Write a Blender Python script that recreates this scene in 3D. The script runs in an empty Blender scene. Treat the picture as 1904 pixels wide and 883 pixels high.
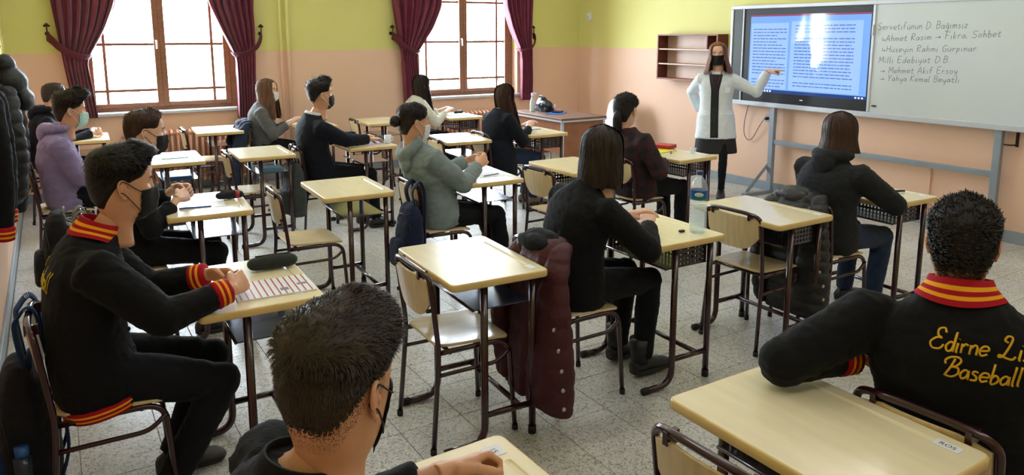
import bpy, bmesh, math, random
import numpy as np
from mathutils import Vector, Matrix
from mathutils.bvhtree import BVHTree
random.seed(7); RNG = np.random.default_rng(7)
SC = bpy.context.scene
COL = SC.collection
PI = math.pi
# ------------------------------------------------------------------ camera
CF, CYAW, CPITCH, CROLL, CCY, CH = 1388.477, 1.0182774, -0.16564578, -0.00155961, 295.342, 1.7196
def cam_axes():
    d = np.array([math.cos(CYAW)*math.cos(CPITCH), math.sin(CYAW)*math.cos(CPITCH), math.sin(CPITCH)])
    r = np.array([math.sin(CYAW), -math.cos(CYAW), 0.0]); u = np.cross(r, d)
    c, s = math.cos(CROLL), math.sin(CROLL)
    return c*r+s*u, -s*r+c*u, d
_r, _u, _d = cam_axes()
cam = bpy.data.objects.new('camera', bpy.data.cameras.new('camera')); COL.objects.link(cam)
cam.matrix_world = Matrix(((_r[0], _u[0], -_d[0], 0), (_r[1], _u[1], -_d[1], 0), (_r[2], _u[2], -_d[2], CH), (0, 0, 0, 1)))
cam.data.sensor_width = 36.0; cam.data.lens = CF/1904*36; cam.data.shift_y = -(441.5-CCY)/1904
cam.data.clip_start = 0.02; cam.data.clip_end = 200
SC.camera = cam
# ------------------------------------------------------------------ world, light, exposure
FX, WY, BX, RY, CZ = 6.70, 9.0, -0.35, -2.6, 3.35      # front wall, window wall, back wall, right wall, ceiling
WIN = [(1.066, 'left'), (4.845, 'right')]               # window centres along the window wall
W = bpy.data.worlds.new('sky'); SC.world = W; W.use_nodes = True
bg = W.node_tree.nodes['Background']; bg.inputs[0].default_value = (0.74, 0.87, 1.0, 1); bg.inputs[1].default_value = 18.0
SC.view_settings.view_transform = 'Standard'; SC.view_settings.look = 'None'
SC.view_settings.exposure = 1.28; SC.view_settings.gamma = 1.0; SC.view_settings.use_curve_mapping = False
def area(name, loc, rot, sx, sy, power, color=(1, 1, 1), portal=False):
    L = bpy.data.lights.new(name, 'AREA'); L.shape = 'RECTANGLE'; L.size = sx; L.size_y = sy; L.energy = power; L.color = color
    o = bpy.data.objects.new(name, L); COL.objects.link(o); o.location = loc; o.rotation_euler = rot
    if portal: L.cycles.is_portal = True
    return o
for cx, _ in WIN:
    area('window_portal', (cx, WY+0.30, 1.80), (-PI/2, 0, 0), 1.54, 1.86, 1, portal=True)
# ------------------------------------------------------------------ materials
def lin(c):
    return tuple((x/12.92 if x <= 0.04045 else ((x+0.055)/1.055)**2.4) for x in c)
def rgb(r, g, b): return lin((r/255, g/255, b/255))
MATS = {}
def mat(name, color, rough=0.6, metal=0.0, var=0.0, vscale=6.0, bump=0.0, bscale=60.0, spec=0.5, sheen=0.0, coat=0.0, stretch=None):
    """principled with a little procedural colour variation and bump"""
    if name in MATS: return MATS[name]
    m = bpy.data.materials.new(name); m.use_nodes = True; nt = m.node_tree; N = nt.nodes; L = nt.links
    p = N['Principled BSDF']; p.inputs['Roughness'].default_value = rough; p.inputs['Metallic'].default_value = metal
    p.inputs['Specular IOR Level'].default_value = spec
    if sheen: p.inputs['Sheen Weight'].default_value = sheen
    if coat: p.inputs['Coat Weight'].default_value = coat; p.inputs['Coat Roughness'].default_value = 0.12
    p.inputs['Base Color'].default_value = (*color, 1)
    tc = N.new('ShaderNodeTexCoord'); src = tc.outputs['Object']
    if stretch:
        mp = N.new('ShaderNodeMapping'); mp.inputs['Scale'].default_value = stretch; L.new(src, mp.inputs[0]); src = mp.outputs[0]
    if var:
        n = N.new('ShaderNodeTexNoise'); n.inputs['Scale'].default_value = vscale; n.inputs['Detail'].default_value = 5; L.new(src, n.inputs['Vector'])
        r = N.new('ShaderNodeValToRGB'); r.color_ramp.elements[0].position = 0.3; r.color_ramp.elements[1].position = 0.7
        r.color_ramp.elements[0].color = (*[max(0, x*(1-var)) for x in color], 1)
        r.color_ramp.elements[1].color = (*[min(1, x*(1+var)) for x in color], 1)
        L.new(n.outputs['Fac'], r.inputs[0]); L.new(r.outputs[0], p.inputs['Base Color'])
    if bump:
        n2 = N.new('ShaderNodeTexNoise'); n2.inputs['Scale'].default_value = bscale; n2.inputs['Detail'].default_value = 4; L.new(src, n2.inputs['Vector'])
        b = N.new('ShaderNodeBump'); b.inputs['Strength'].default_value = bump; b.inputs['Distance'].default_value = 0.01
        L.new(n2.outputs['Fac'], b.inputs['Height']); L.new(b.outputs[0], p.inputs['Normal'])
    MATS[name] = m; return m
def wall_mat():
    m = bpy.data.materials.new('two_tone_wall_paint'); m.use_nodes = True; nt = m.node_tree; N = nt.nodes; L = nt.links
    p = N['Principled BSDF']; p.inputs['Roughness'].default_value = 0.55; p.inputs['Specular IOR Level'].default_value = 0.3
    g = N.new('ShaderNodeNewGeometry'); s = N.new('ShaderNodeSeparateXYZ'); L.new(g.outputs['Position'], s.inputs[0])
    n = N.new('ShaderNodeTexNoise'); n.inputs['Scale'].default_value = 1.2; n.inputs['Detail'].default_value = 6; L.new(g.outputs['Position'], n.inputs['Vector'])
    a = N.new('ShaderNodeMath'); a.operation = 'MULTIPLY_ADD'; a.inputs[1].default_value = 0.008; L.new(n.outputs['Fac'], a.inputs[0]); L.new(s.outputs['Z'], a.inputs[2])
    c = N.new('ShaderNodeMath'); c.operation = 'GREATER_THAN'; c.inputs[1].default_value = 1.535; L.new(a.outputs[0], c.inputs[0])
    mx = N.new('ShaderNodeMix'); mx.data_type = 'RGBA'; L.new(c.outputs[0], mx.inputs[0])
    mx.inputs[6].default_value = (*rgb(236, 197, 170), 1); mx.inputs[7].default_value = (*rgb(222, 216, 134), 1)
    hv = N.new('ShaderNodeHueSaturation'); v = N.new('ShaderNodeMapRange'); v.inputs[3].default_value = 0.94; v.inputs[4].default_value = 1.05
    L.new(n.outputs['Fac'], v.inputs[0]); L.new(v.outputs[0], hv.inputs['Value']); L.new(mx.outputs[2], hv.inputs['Color']); L.new(hv.outputs[0], p.inputs['Base Color'])
    n2 = N.new('ShaderNodeTexNoise'); n2.inputs['Scale'].default_value = 45; L.new(g.outputs['Position'], n2.inputs['Vector'])
    b = N.new('ShaderNodeBump'); b.inputs['Strength'].default_value = 0.08; b.inputs['Distance'].default_value = 0.01; L.new(n2.outputs['Fac'], b.inputs['Height']); L.new(b.outputs[0], p.inputs['Normal'])
    return m
def terrazzo_mat():
    m = bpy.data.materials.new('terrazzo'); m.use_nodes = True; nt = m.node_tree; N = nt.nodes; L = nt.links
    p = N['Principled BSDF']; p.inputs['Roughness'].default_value = 0.32; p.inputs['Specular IOR Level'].default_value = 0.45
    g = N.new('ShaderNodeNewGeometry')
    def vor(scale):
        v = N.new('ShaderNodeTexVoronoi'); v.inputs['Scale'].default_value = scale; L.new(g.outputs['Position'], v.inputs['Vector']); return v
    def ramp(src, els):
        r = N.new('ShaderNodeValToRGB'); e = r.color_ramp.elements
        while len(e) < len(els): e.new(0.5)
        for q, (pos, col) in zip(e, els): q.position = pos; q.color = (*col, 1)
        L.new(src, r.inputs[0]); return r
    v1, v2 = vor(150), vor(75)
    sx = N.new('ShaderNodeSeparateXYZ'); L.new(v1.outputs['Color'], sx.inputs[0])
    r1 = ramp(sx.outputs[0], [(0.0, rgb(124, 122, 116)), (0.10, rgb(158, 157, 151)), (0.25, rgb(194, 194, 190)), (0.8, rgb(208, 208, 204)), (1.0, rgb(222, 222, 219))])
    sy = N.new('ShaderNodeSeparateXYZ'); L.new(v2.outputs['Color'], sy.inputs[0])
    r2 = ramp(sy.outputs[1], [(0.0, (0.42, 0.40, 0.36)), (0.07, (0.55, 0.52, 0.46)), (0.1, (1, 1, 1)), (1, (1, 1, 1))])
    mx = N.new('ShaderNodeMix'); mx.data_type = 'RGBA'; mx.blend_type = 'MULTIPLY'; mx.inputs[0].default_value = 0.38
    L.new(r1.outputs[0], mx.inputs[6]); L.new(r2.outputs[0], mx.inputs[7])
    n = N.new('ShaderNodeTexNoise'); n.inputs['Scale'].default_value = 1.6; n.inputs['Detail'].default_value = 6; L.new(g.outputs['Position'], n.inputs['Vector'])
    r3 = ramp(n.outputs['Fac'], [(0.3, rgb(205, 192, 160)), (0.62, (1, 1, 1))])
    mx2 = N.new('ShaderNodeMix'); mx2.data_type = 'RGBA'; mx2.blend_type = 'MULTIPLY'; mx2.inputs[0].default_value = 0.5
    L.new(mx.outputs[2], mx2.inputs[6]); L.new(r3.outputs[0], mx2.inputs[7])
    oi = N.new('ShaderNodeObjectInfo'); mr = N.new('ShaderNodeMapRange'); mr.inputs[3].default_value = 0.93; mr.inputs[4].default_value = 1.04
    L.new(oi.outputs['Random'], mr.inputs[0]); hv = N.new('ShaderNodeHueSaturation'); L.new(mr.outputs[0], hv.inputs['Value']); L.new(mx2.outputs[2], hv.inputs['Color'])
    L.new(hv.outputs[0], p.inputs['Base Color'])
    return m
def glass_mat(name, tint=(1, 1, 1), fac=0.08, rough=0.02):
    m = bpy.data.materials.new(name); m.use_nodes = True; nt = m.node_tree; N = nt.nodes; L = nt.links
    N.remove(N['Principled BSDF']); t = N.new('ShaderNodeBsdfTransparent'); t.inputs[0].default_value = (*tint, 1)
    g = N.new('ShaderNodeBsdfGlossy'); g.inputs['Roughness'].default_value = rough
    lw = N.new('ShaderNodeLayerWeight'); lw.inputs[0].default_value = 0.5; pw = N.new('ShaderNodeMath'); pw.operation = 'POWER'; pw.inputs[1].default_value = 5.0; L.new(lw.outputs['Facing'], pw.inputs[0])
    f = N.new('ShaderNodeMath'); f.operation = 'MULTIPLY_ADD'; f.inputs[1].default_value = 0.90; f.inputs[2].default_value = 0.04; L.new(pw.outputs[0], f.inputs[0])
    mx = N.new('ShaderNodeMixShader'); L.new(f.outputs[0], mx.inputs[0]); L.new(t.outputs[0], mx.inputs[1]); L.new(g.outputs[0], mx.inputs[2]); L.new(mx.outputs[0], N['Material Output'].inputs[0])
    return m
def pet_mat(name, tint, milk=0.14):
    m = glass_mat(name, tint, rough=.06); nt = m.node_tree; N = nt.nodes; L = nt.links; out = N['Material Output']; src = out.inputs[0].links[0].from_socket
    d = N.new('ShaderNodeBsdfTranslucent'); d.inputs[0].default_value = (.9, .95, .96, 1); g = N.new('ShaderNodeBsdfDiffuse'); g.inputs[0].default_value = (.9, .95, .96, 1); ad = N.new('ShaderNodeMixShader'); L.new(d.outputs[0], ad.inputs[1]); L.new(g.outputs[0], ad.inputs[2])
    mx = N.new('ShaderNodeMixShader'); mx.inputs[0].default_value = milk; L.new(src, mx.inputs[1]); L.new(ad.outputs[0], mx.inputs[2]); L.new(mx.outputs[0], out.inputs[0]); return m
def emit_mat(name, color, strength, rough=0.1):
    m = bpy.data.materials.new(name); m.use_nodes = True; p = m.node_tree.nodes['Principled BSDF']
    p.inputs['Base Color'].default_value = (0.02, 0.02, 0.025, 1); p.inputs['Roughness'].default_value = rough
    p.inputs['Emission Color'].default_value = (*color, 1); p.inputs['Emission Strength'].default_value = strength
    return m
def stripe_mat(name, bands, axis, lo, hi, rough=0.8):
    """bands: list of (fraction, colour) along an object axis: knitted stripes"""
    m = bpy.data.materials.new(name); m.use_nodes = True; nt = m.node_tree; N = nt.nodes; L = nt.links
    p = N['Principled BSDF']; p.inputs['Roughness'].default_value = rough; p.inputs['Specular IOR Level'].default_value = 0.2
    uv = N.new('ShaderNodeUVMap'); s = N.new('ShaderNodeSeparateXYZ'); L.new(uv.outputs[0], s.inputs[0])
    r = N.new('ShaderNodeValToRGB'); r.color_ramp.interpolation = 'CONSTANT'; e = r.color_ramp.elements
    while len(e) < len(bands): e.new(0.5)
    for q, (f, c) in zip(e, bands): q.position = f; q.color = (*c, 1)
    L.new(s.outputs[axis], r.inputs[0]); L.new(r.outputs[0], p.inputs['Base Color'])
    return m
M_WALL = wall_mat(); M_FLOOR = terrazzo_mat()
M_GROUT = mat('grout', rgb(128, 122, 108), 0.8)
M_CEIL = mat('ceiling_paint', rgb(236, 234, 226), 0.8, var=0.03)
M_BASE = mat('baseboard_paint', rgb(150, 160, 168), 0.45, var=0.06, vscale=8)
M_WOODF = mat('window_wood', rgb(134, 90, 64), 0.45, var=0.18, vscale=12, stretch=(1, 1, 6), bump=0.1)
M_SILL = mat('marble_sill', rgb(196, 206, 216), 0.3, var=0.06, vscale=10)
M_GLASS = glass_mat('window_glass')
M_CURT = mat('burgundy_velvet', rgb(124, 38, 64), 0.75, var=0.18, vscale=9, sheen=0.25, bump=0.15, bscale=200)
M_TIE = mat('burgundy_tie', rgb(88, 22, 42), 0.7, var=0.2, vscale=20)
M_HOOK = mat('hook_iron', rgb(58, 36, 34), 0.45, metal=0.4)
M_RAD = mat('radiator_enamel', rgb(206, 152, 126), 0.35, var=0.05)
M_PIPE = M_WALL
M_TOP = mat('desk_laminate', rgb(238, 226, 190), 0.24, var=0.05, vscale=3.0, stretch=(8, 1, 1), coat=0.25, spec=0.5)
M_EDGE = mat('desk_edge_band', rgb(226, 196, 132), 0.38, var=0.06)
M_STEEL = mat('maroon_enamel_steel', rgb(48, 12, 22), 0.26, var=0.12, vscale=30, coat=0.5)
M_TRAY = mat('tray_steel', rgb(44, 36, 48), 0.22, var=0.05, coat=0.6); M_TRAYF = mat('tray_floor_steel', rgb(70, 78, 100), 0.16, metal=0.35, var=0.05, coat=0.8)
M_RUB = mat('black_rubber', rgb(24, 24, 26), 0.7)
M_PLY = mat('chair_plywood', rgb(222, 198, 152), 0.33, var=0.10, vscale=7, stretch=(1, 7, 1), coat=0.2)
M_BOLT = mat('bolt_dark', rgb(60, 48, 48), 0.4, metal=0.6)
M_PAPER = mat('paper_white', rgb(232, 234, 238), 0.7)
M_INK = mat('print_ink', rgb(30, 30, 36), 0.6)
M_ALU = mat('aluminium_frame', rgb(206, 210, 216), 0.35, metal=0.25, var=0.03)
M_WB = mat('whiteboard_enamel', rgb(216, 224, 224), 0.22, var=0.02, vscale=2)
M_BLK = mat('black_plastic', rgb(18, 18, 20), 0.35)
M_BOARDG = mat('dark_green_chalkboard', rgb(62, 66, 62), 0.4, var=0.08)
M_GREYST = mat('grey_stand_steel', rgb(150, 160, 170), 0.4, metal=0.3, var=0.06)
M_SHELF = mat('shelf_walnut', rgb(120, 58, 40), 0.45, var=0.25, vscale=9, stretch=(1, 1, 8))
M_WOODT = mat('table_wood', rgb(150, 98, 66), 0.45, var=0.14, vscale=8, stretch=(1, 6, 1))
M_CREAM = mat('cream_wood_edge', rgb(222, 190, 168), 0.5)
M_WPL = mat('white_plastic', rgb(226, 230, 236), 0.35)
# ------------------------------------------------------------------ mesh helpers
class MB:
    def __init__(s): s.v = []; s.f = []; s.m = []; s.uv = []
    def add(s, V, F, m=0, uv=None):
        o = len(s.v); s.v += [tuple(x) for x in V]
        s.uv += ([tuple(x) for x in uv] if uv is not None else [(0, 0)]*len(V))
        for f in F: s.f.append(tuple(i+o for i in f)); s.m.append(m)
        return s
    def box(s, x0, x1, y0, y1, z0, z1, m=0, M=None):
        V = [Vector(p) for p in ((x0, y0, z0), (x1, y0, z0), (x1, y1, z0), (x0, y1, z0), (x0, y0, z1), (x1, y0, z1), (x1, y1, z1), (x0, y1, z1))]
        if M is not None: V = [M @ p for p in V]
        return s.add(V, [(0, 3, 2, 1), (4, 5, 6, 7), (0, 1, 5, 4), (1, 2, 6, 5), (2, 3, 7, 6), (3, 0, 4, 7)], m)
    def loft(s, rings, m=0, cap=True, closed=True, uv=True):
        """rings: list of (n,3) arrays"""
        rings = [np.asarray(r, float) for r in rings]; n = len(rings[0]); V = np.concatenate(rings); F = []
        for i in range(len(rings)-1):
            for j in range(n if closed else n-1):
                k = (j+1) % n; F.append((i*n+j, i*n+k, (i+1)*n+k, (i+1)*n+j))
        U = [(j/n, i/max(1, len(rings)-1)) for i in range(len(rings)) for j in range(n)]
        if cap and closed:
            F.append(tuple(range(n-1, -1, -1))); F.append(tuple((len(rings)-1)*n+j for j in range(n)))
        return s.add(V, F, m, U)
    def tube(s, pts, r, n=10, m=0, cap=True, ry=None, up=(0, 0, 1), round_caps=False):
        """tube along a polyline; r is a number or list; ry is the second half axis"""
        P = np.asarray(pts, float); k = len(P); r = np.broadcast_to(np.asarray(r, float), (k,)).copy()
        q = r.copy() if ry is None else np.broadcast_to(np.asarray(ry, float), (k,)).copy()
        if round_caps:
            t0 = P[0]-P[1]; t0 /= np.linalg.norm(t0); t1 = P[-1]-P[-2]; t1 /= np.linalg.norm(t1)
            a0 = [(P[0]+t0*r[0]*math.sin(a), math.cos(a)) for a in (1.35, 0.95, 0.5)]
            a1 = [(P[-1]+t1*r[-1]*math.sin(a), math.cos(a)) for a in (0.5, 0.95, 1.35)]
            P = np.array([x for x, _ in a0]+list(P)+[x for x, _ in a1]); c0 = [c for _, c in a0]; c1 = [c for _, c in a1]
            q = np.array([q[0]*c for c in c0]+list(q)+[q[-1]*c for c in c1]); r = np.array([r[0]*c for c in c0]+list(r)+[r[-1]*c for c in c1]); k = len(P)
        T = np.zeros_like(P); T[1:-1] = P[2:]-P[:-2]; T[0] = P[1]-P[0]; T[-1] = P[-1]-P[-2]
        T /= np.maximum(np.linalg.norm(T, axis=1), 1e-9)[:, None]
        u = np.array(up, float)
        if abs(np.dot(u, T[0])) > 0.9: u = np.array((0.0, 1.0, 0.0)) if abs(T[0][1]) < 0.9 else np.array((1.0, 0, 0))
        rings = []; a = np.arange(n)*2*PI/n
        for i in range(k):
            u = u-T[i]*np.dot(u, T[i]); u /= max(np.linalg.norm(u), 1e-9); w = np.cross(T[i], u)
            rings.append(P[i]+np.cos(a)[:, None]*u*r[i]+np.sin(a)[:, None]*w*q[i])
        return s.loft(rings, m, cap)
    def ball(s, c, rx, ry=None, rz=None, n=16, k=10, m=0, M=None):
        ry = rx if ry is None else ry; rz = rx if rz is None else rz; rings = []
        for i in range(1, k):
            p = -PI/2+PI*i/k; a = np.arange(n)*2*PI/n
            R = np.stack([np.cos(a)*math.cos(p)*rx, np.sin(a)*math.cos(p)*ry, np.full(n, math.sin(p)*rz)], 1)
            if M is not None: R = R @ np.array(M.to_3x3()).T
            rings.append(R+np.array(c))
        o = len(s.v); s.loft(rings, m, cap=False)
        lo = np.array((0, 0, -rz)); hi = np.array((0, 0, rz))
        if M is not None: A = np.array(M.to_3x3()); lo = A @ lo; hi = A @ hi
        b = len(s.v); s.v += [tuple(lo+np.array(c)), tuple(hi+np.array(c))]; s.uv += [(0, 0), (0, 1)]
        e = o+(k-2)*n
        for j in range(n):
            q = (j+1) % n; s.f.append((b, o+q, o+j)); s.m.append(m); s.f.append((b+1, e+j, e+q)); s.m.append(m)
        return s
    def mesh(s, name='m', smooth=False, mats=()):
        me = bpy.data.meshes.new(name); me.from_pydata(s.v, [], s.f); me.validate(verbose=False)
        for x in mats: me.materials.append(x)
        if len(me.polygons) == len(s.m):
            me.polygons.foreach_set('material_index', np.array(s.m, np.int32))
        ul = me.uv_layers.new(name='UVMap'); vi = np.zeros(len(me.loops), np.int32); me.loops.foreach_get('vertex_index', vi)
        ul.data.foreach_set('uv', np.array(s.uv, np.float32)[vi].ravel())
        if smooth: me.polygons.foreach_set('use_smooth', np.ones(len(me.polygons), bool))
        me.update(); return me
    def build(s, name, mats, parent=None, smooth=False, bevel=0.0, seg=2, loc=None):
        mats = mats if isinstance(mats, (list, tuple)) else [mats]
        o = bpy.data.objects.new(name, s.mesh(name, smooth, mats)); COL.objects.link(o)
        if parent is not None: o.parent = parent
        if loc is not None: o.location = loc
        if bevel: bake(o, [('BEVEL', dict(width=bevel, segments=seg, limit_method='ANGLE', angle_limit=0.6))])
        return o
def bake(o, mods):
    """evaluate modifiers into the object's own mesh"""
    for t, kw in mods:
        md = o.modifiers.new(t, t)
        for k, v in kw.items(): setattr(md, k, v)
    dg = bpy.context.evaluated_depsgraph_get(); dg.update()
    me = bpy.data.meshes.new_from_object(o.evaluated_get(dg), preserve_all_data_layers=True, depsgraph=dg)
    old = o.data; o.modifiers.clear(); o.data = me; bpy.data.meshes.remove(old); me.name = o.name
    return o
def empty(name, loc=(0, 0, 0), rz=0.0):
    o = bpy.data.objects.new(name, None); COL.objects.link(o); o.location = loc; o.rotation_euler = (0, 0, rz); o.empty_display_size = 0.1
    return o
def tag(o, label=None, cat=None, group=None, kind=None):
    if label: o['label'] = label
    if cat: o['category'] = cat
    if group: o['group'] = group
    if kind: o['kind'] = kind
    return o
def copy_tree(o, parent=None):
    c = o.copy(); COL.objects.link(c); c.parent = parent
    for ch in list(o.children): copy_tree(ch, c)
    return c
def smoothpath(pts, n=6):
    """Catmull-Rom through the points"""
    P = np.asarray(pts, float); P = np.vstack([2*P[0]-P[1], P, 2*P[-1]-P[-2]]); out = []
    for i in range(1, len(P)-2):
        for t in np.linspace(0, 1, n, endpoint=False):
            a, b, c, d = P[i-1], P[i], P[i+1], P[i+2]
            out.append(0.5*((2*b)+(c-a)*t+(2*a-5*b+4*c-d)*t*t+(3*b-a-3*c+d)*t**3))
    out.append(P[-2]); return np.array(out)
def fillet(pts, r, n=5):
    """polyline with rounded corners"""
    P = [np.asarray(p, float) for p in pts]; out = [P[0]]
    for i in range(1, len(P)-1):
        a, b, c = P[i-1], P[i], P[i+1]; u = (a-b); v = (c-b); lu, lv = np.linalg.norm(u), np.linalg.norm(v); rr = min(r, lu*0.48, lv*0.48)
        p, q = b+u/lu*rr, b+v/lv*rr
        for t in np.linspace(0, 1, n): out.append((1-t)**2*p+2*t*(1-t)*b+t*t*q)
    out.append(P[-1]); return np.array(out)
def rrect(w, h, r, n=5):
    """rounded rectangle outline centred on 0"""
    o = []
    for cx, cy, a0 in ((w/2-r, h/2-r, 0), (-w/2+r, h/2-r, PI/2), (-w/2+r, -h/2+r, PI), (w/2-r, -h/2+r, 1.5*PI)):
        for t in np.linspace(0, PI/2, n): o.append((cx+r*math.cos(a0+t), cy+r*math.sin(a0+t)))
    return np.array(o)
def sinnoise(P, scale, seed, octaves=3):
    """cheap smooth vectorised noise in about -1..1"""
    g = np.random.default_rng(seed); out = np.zeros(len(P)); amp = 1.0; tot = 0
    for _ in range(octaves):
        for _k in range(3):
            d = g.normal(size=3); d /= np.linalg.norm(d); ph = g.uniform(0, 6.28)
            out += amp*np.sin(P @ d*scale+ph+1.3*np.sin(P @ g.normal(size=3)*scale*0.6+ph))/3
        tot += amp; amp *= 0.5; scale *= 2.1
    return out/tot
def text_mesh(txt, size, extrude=0.0, align='CENTER'):
    cu = bpy.data.curves.new('t', 'FONT'); cu.body = txt; cu.size = size; cu.extrude = extrude; cu.align_x = align; cu.align_y = 'CENTER'; cu.resolution_u = 3
    o = bpy.data.objects.new('t', cu); COL.objects.link(o); dg = bpy.context.evaluated_depsgraph_get(); dg.update()
    me = bpy.data.meshes.new_from_object(o.evaluated_get(dg)); bpy.data.objects.remove(o); return me
# ================================================================== STRUCTURE
def struct(o): o['kind'] = 'structure'; return o
def px(x, y, z):
    v = np.array([x, y, z-CH]); return 952+CF*(v @ _r)/(v @ _d), CCY-CF*(v @ _u)/(v @ _d), v @ _d
# floor: slab (grout level) with terrazzo tiles
TS = 0.30
floor = struct(MB().box(BX-0.2, FX+0.2, RY-0.2, WY+0.4, -0.12, -0.004).build('floor', M_GROUT))
def tile_mesh():
    h = TS/2-0.0012; b = 0.0016; V = [(-h, -h, -0.01), (h, -h, -0.01), (h, h, -0.01), (-h, h, -0.01), (-h, -h, -b), (h, -h, -b), (h, h, -b), (-h, h, -b),
        (-h+b, -h+b, 0), (h-b, -h+b, 0), (h-b, h-b, 0), (-h+b, h-b, 0)]
    F = [(0, 1, 5, 4), (1, 2, 6, 5), (2, 3, 7, 6), (3, 0, 4, 7), (4, 5, 9, 8), (5, 6, 10, 9), (6, 7, 11, 10), (7, 4, 8, 11), (8, 9, 10, 11)]
    return V, F
TV, TF = tile_mesh(); tiles = []
for i in range(-7, 24):
    for j in range(-17, 31):
        cx, cy = 1.47+(i-4)*TS+TS/2, 2.53+(j-8)*TS+TS/2
        if cx < BX-0.1 or cx > FX+0.1 or cy < RY-0.1 or cy > WY+0.1: continue
        u, v, dep = px(cx, cy, 0)
        vis = dep > 0.3 and -60 < u < 1964 and 0 < v < 930
        tiles.append((0 if vis else 1, dep, cx, cy))
tiles.sort()
tm = MB().add(TV, TF).mesh('floor_tile', mats=[M_FLOOR]); rest = MB()
for k, (nv, dep, cx, cy) in enumerate(tiles):
    if k < 300 and nv == 0:
        o = bpy.data.objects.new('floor_tile', tm); COL.objects.link(o); o.parent = floor; o.location = (cx, cy, random.uniform(-0.0006, 0.0))
    else:
        rest.add([(x+cx, y+cy, z) for x, y, z in TV], TF)
tag(rest.build('floor_tiles', M_FLOOR, floor), kind='stuff')
struct(MB().box(BX-0.2, FX+0.2, RY-0.2, WY+0.4, CZ, CZ+0.12).build('ceiling', M_CEIL))
# walls
WZ0, WZ1, WH = 0.875, 2.74, 0.79
w = MB(); xs = [BX-0.2]
for cx, _ in WIN: xs += [cx-WH, cx+WH]
xs.append(FX+0.2)
for i in range(0, len(xs), 2): w.box(xs[i], xs[i+1], WY, WY+0.38, -0.05, CZ)
for cx, _ in WIN: w.box(cx-WH, cx+WH, WY, WY+0.38, -0.05, WZ0); w.box(cx-WH, cx+WH, WY, WY+0.38, WZ1, CZ)
struct(w.build('wall_left', M_WALL))
struct(MB().box(FX, FX+0.2, RY-0.2, WY, -0.05, CZ).build('wall_front', M_WALL))
struct(MB().box(BX-0.2, BX, RY-0.2, WY, -0.05, CZ).build('wall_back', M_WALL))
struct(MB().box(BX, FX, RY-0.2, RY, -0.05, CZ).build('wall_right', M_WALL))
struct(MB().box(FX-0.015, FX, RY, WY, 0, 0.10).build('baseboard_front', M_BASE, bevel=0.004))
struct(MB().box(BX, FX, WY-0.015, WY, 0, 0.10).build('baseboard_left', M_BASE, bevel=0.004))
struct(MB().box(BX, BX+0.015, RY, WY, 0, 0.10).build('baseboard_back', M_BASE, bevel=0.004))
# windows: frame, leaves, glazing bars, panes
YG = WY+0.17
for k, (cx, side) in enumerate(WIN):
    W1 = struct(empty('window_%d' % (k+1), (cx, YG, WZ0)))
    H = WZ1-WZ0
    f = MB(); f.box(-0.79, -0.72, -0.04, 0.05, 0, H).box(0.72, 0.79, -0.04, 0.05, 0, H).box(-0.72, 0.72, -0.04, 0.05, 0, 0.055).box(-0.72, 0.72, -0.04, 0.05, H-0.07, H)
    f.build('window_frame', M_WOODF, W1, bevel=0.006)
    for s in (-1, 1):
        lf = MB(); a, b = (0.0, 0.72) if s > 0 else (-0.72, 0.0); ins = 0.06
        lf.box(a, a+ins, -0.055, 0.02, 0.055, H-0.07).box(b-ins, b, -0.055, 0.02, 0.055, H-0.07).box(a+ins, b-ins, -0.05, 0.02, 0.055, 0.105).box(a+ins, b-ins, -0.05, 0.02, H-0.12, H-0.07)
        leaf = lf.build('window_leaf', M_WOODF, W1, bevel=0.006)
        zb = [0.24, 0.74, 1.27]; g = 0.015; bx = s*0.545
        edges = [0.105]+zb+[H-0.12]
        for z in zb: MB().box(a+ins, b-ins, -0.02, 0.005, z-g, z+g).build('glazing_bar', M_WOODF, leaf, bevel=0.003)
        MB().box(bx-g, bx+g, -0.022, 0.006, 0.105, H-0.12).build('glazing_bar', M_WOODF, leaf, bevel=0.003)
        xe = sorted([a+ins, bx, b-ins])
        for z0, z1 in zip(edges[:-1], edges[1:]):
            for x0, x1 in zip(xe[:-1], xe[1:]): MB().box(x0, x1, -0.010, -0.006, z0, z1).build('pane', M_GLASS, leaf)
    hd = MB().tube(fillet([(-0.035, -0.055, 0.78), (-0.035, -0.095, 0.78), (-0.035, -0.095, 0.69)], 0.02), 0.008, 8)
    hd.build('window_handle', M_WPL, W1, smooth=True)
    MB().box(-0.85, 0.85, -WH*0-0.225, 0.04, -0.012, 0.02).build('window_sill', M_SILL, W1, bevel=0.006)
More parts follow.
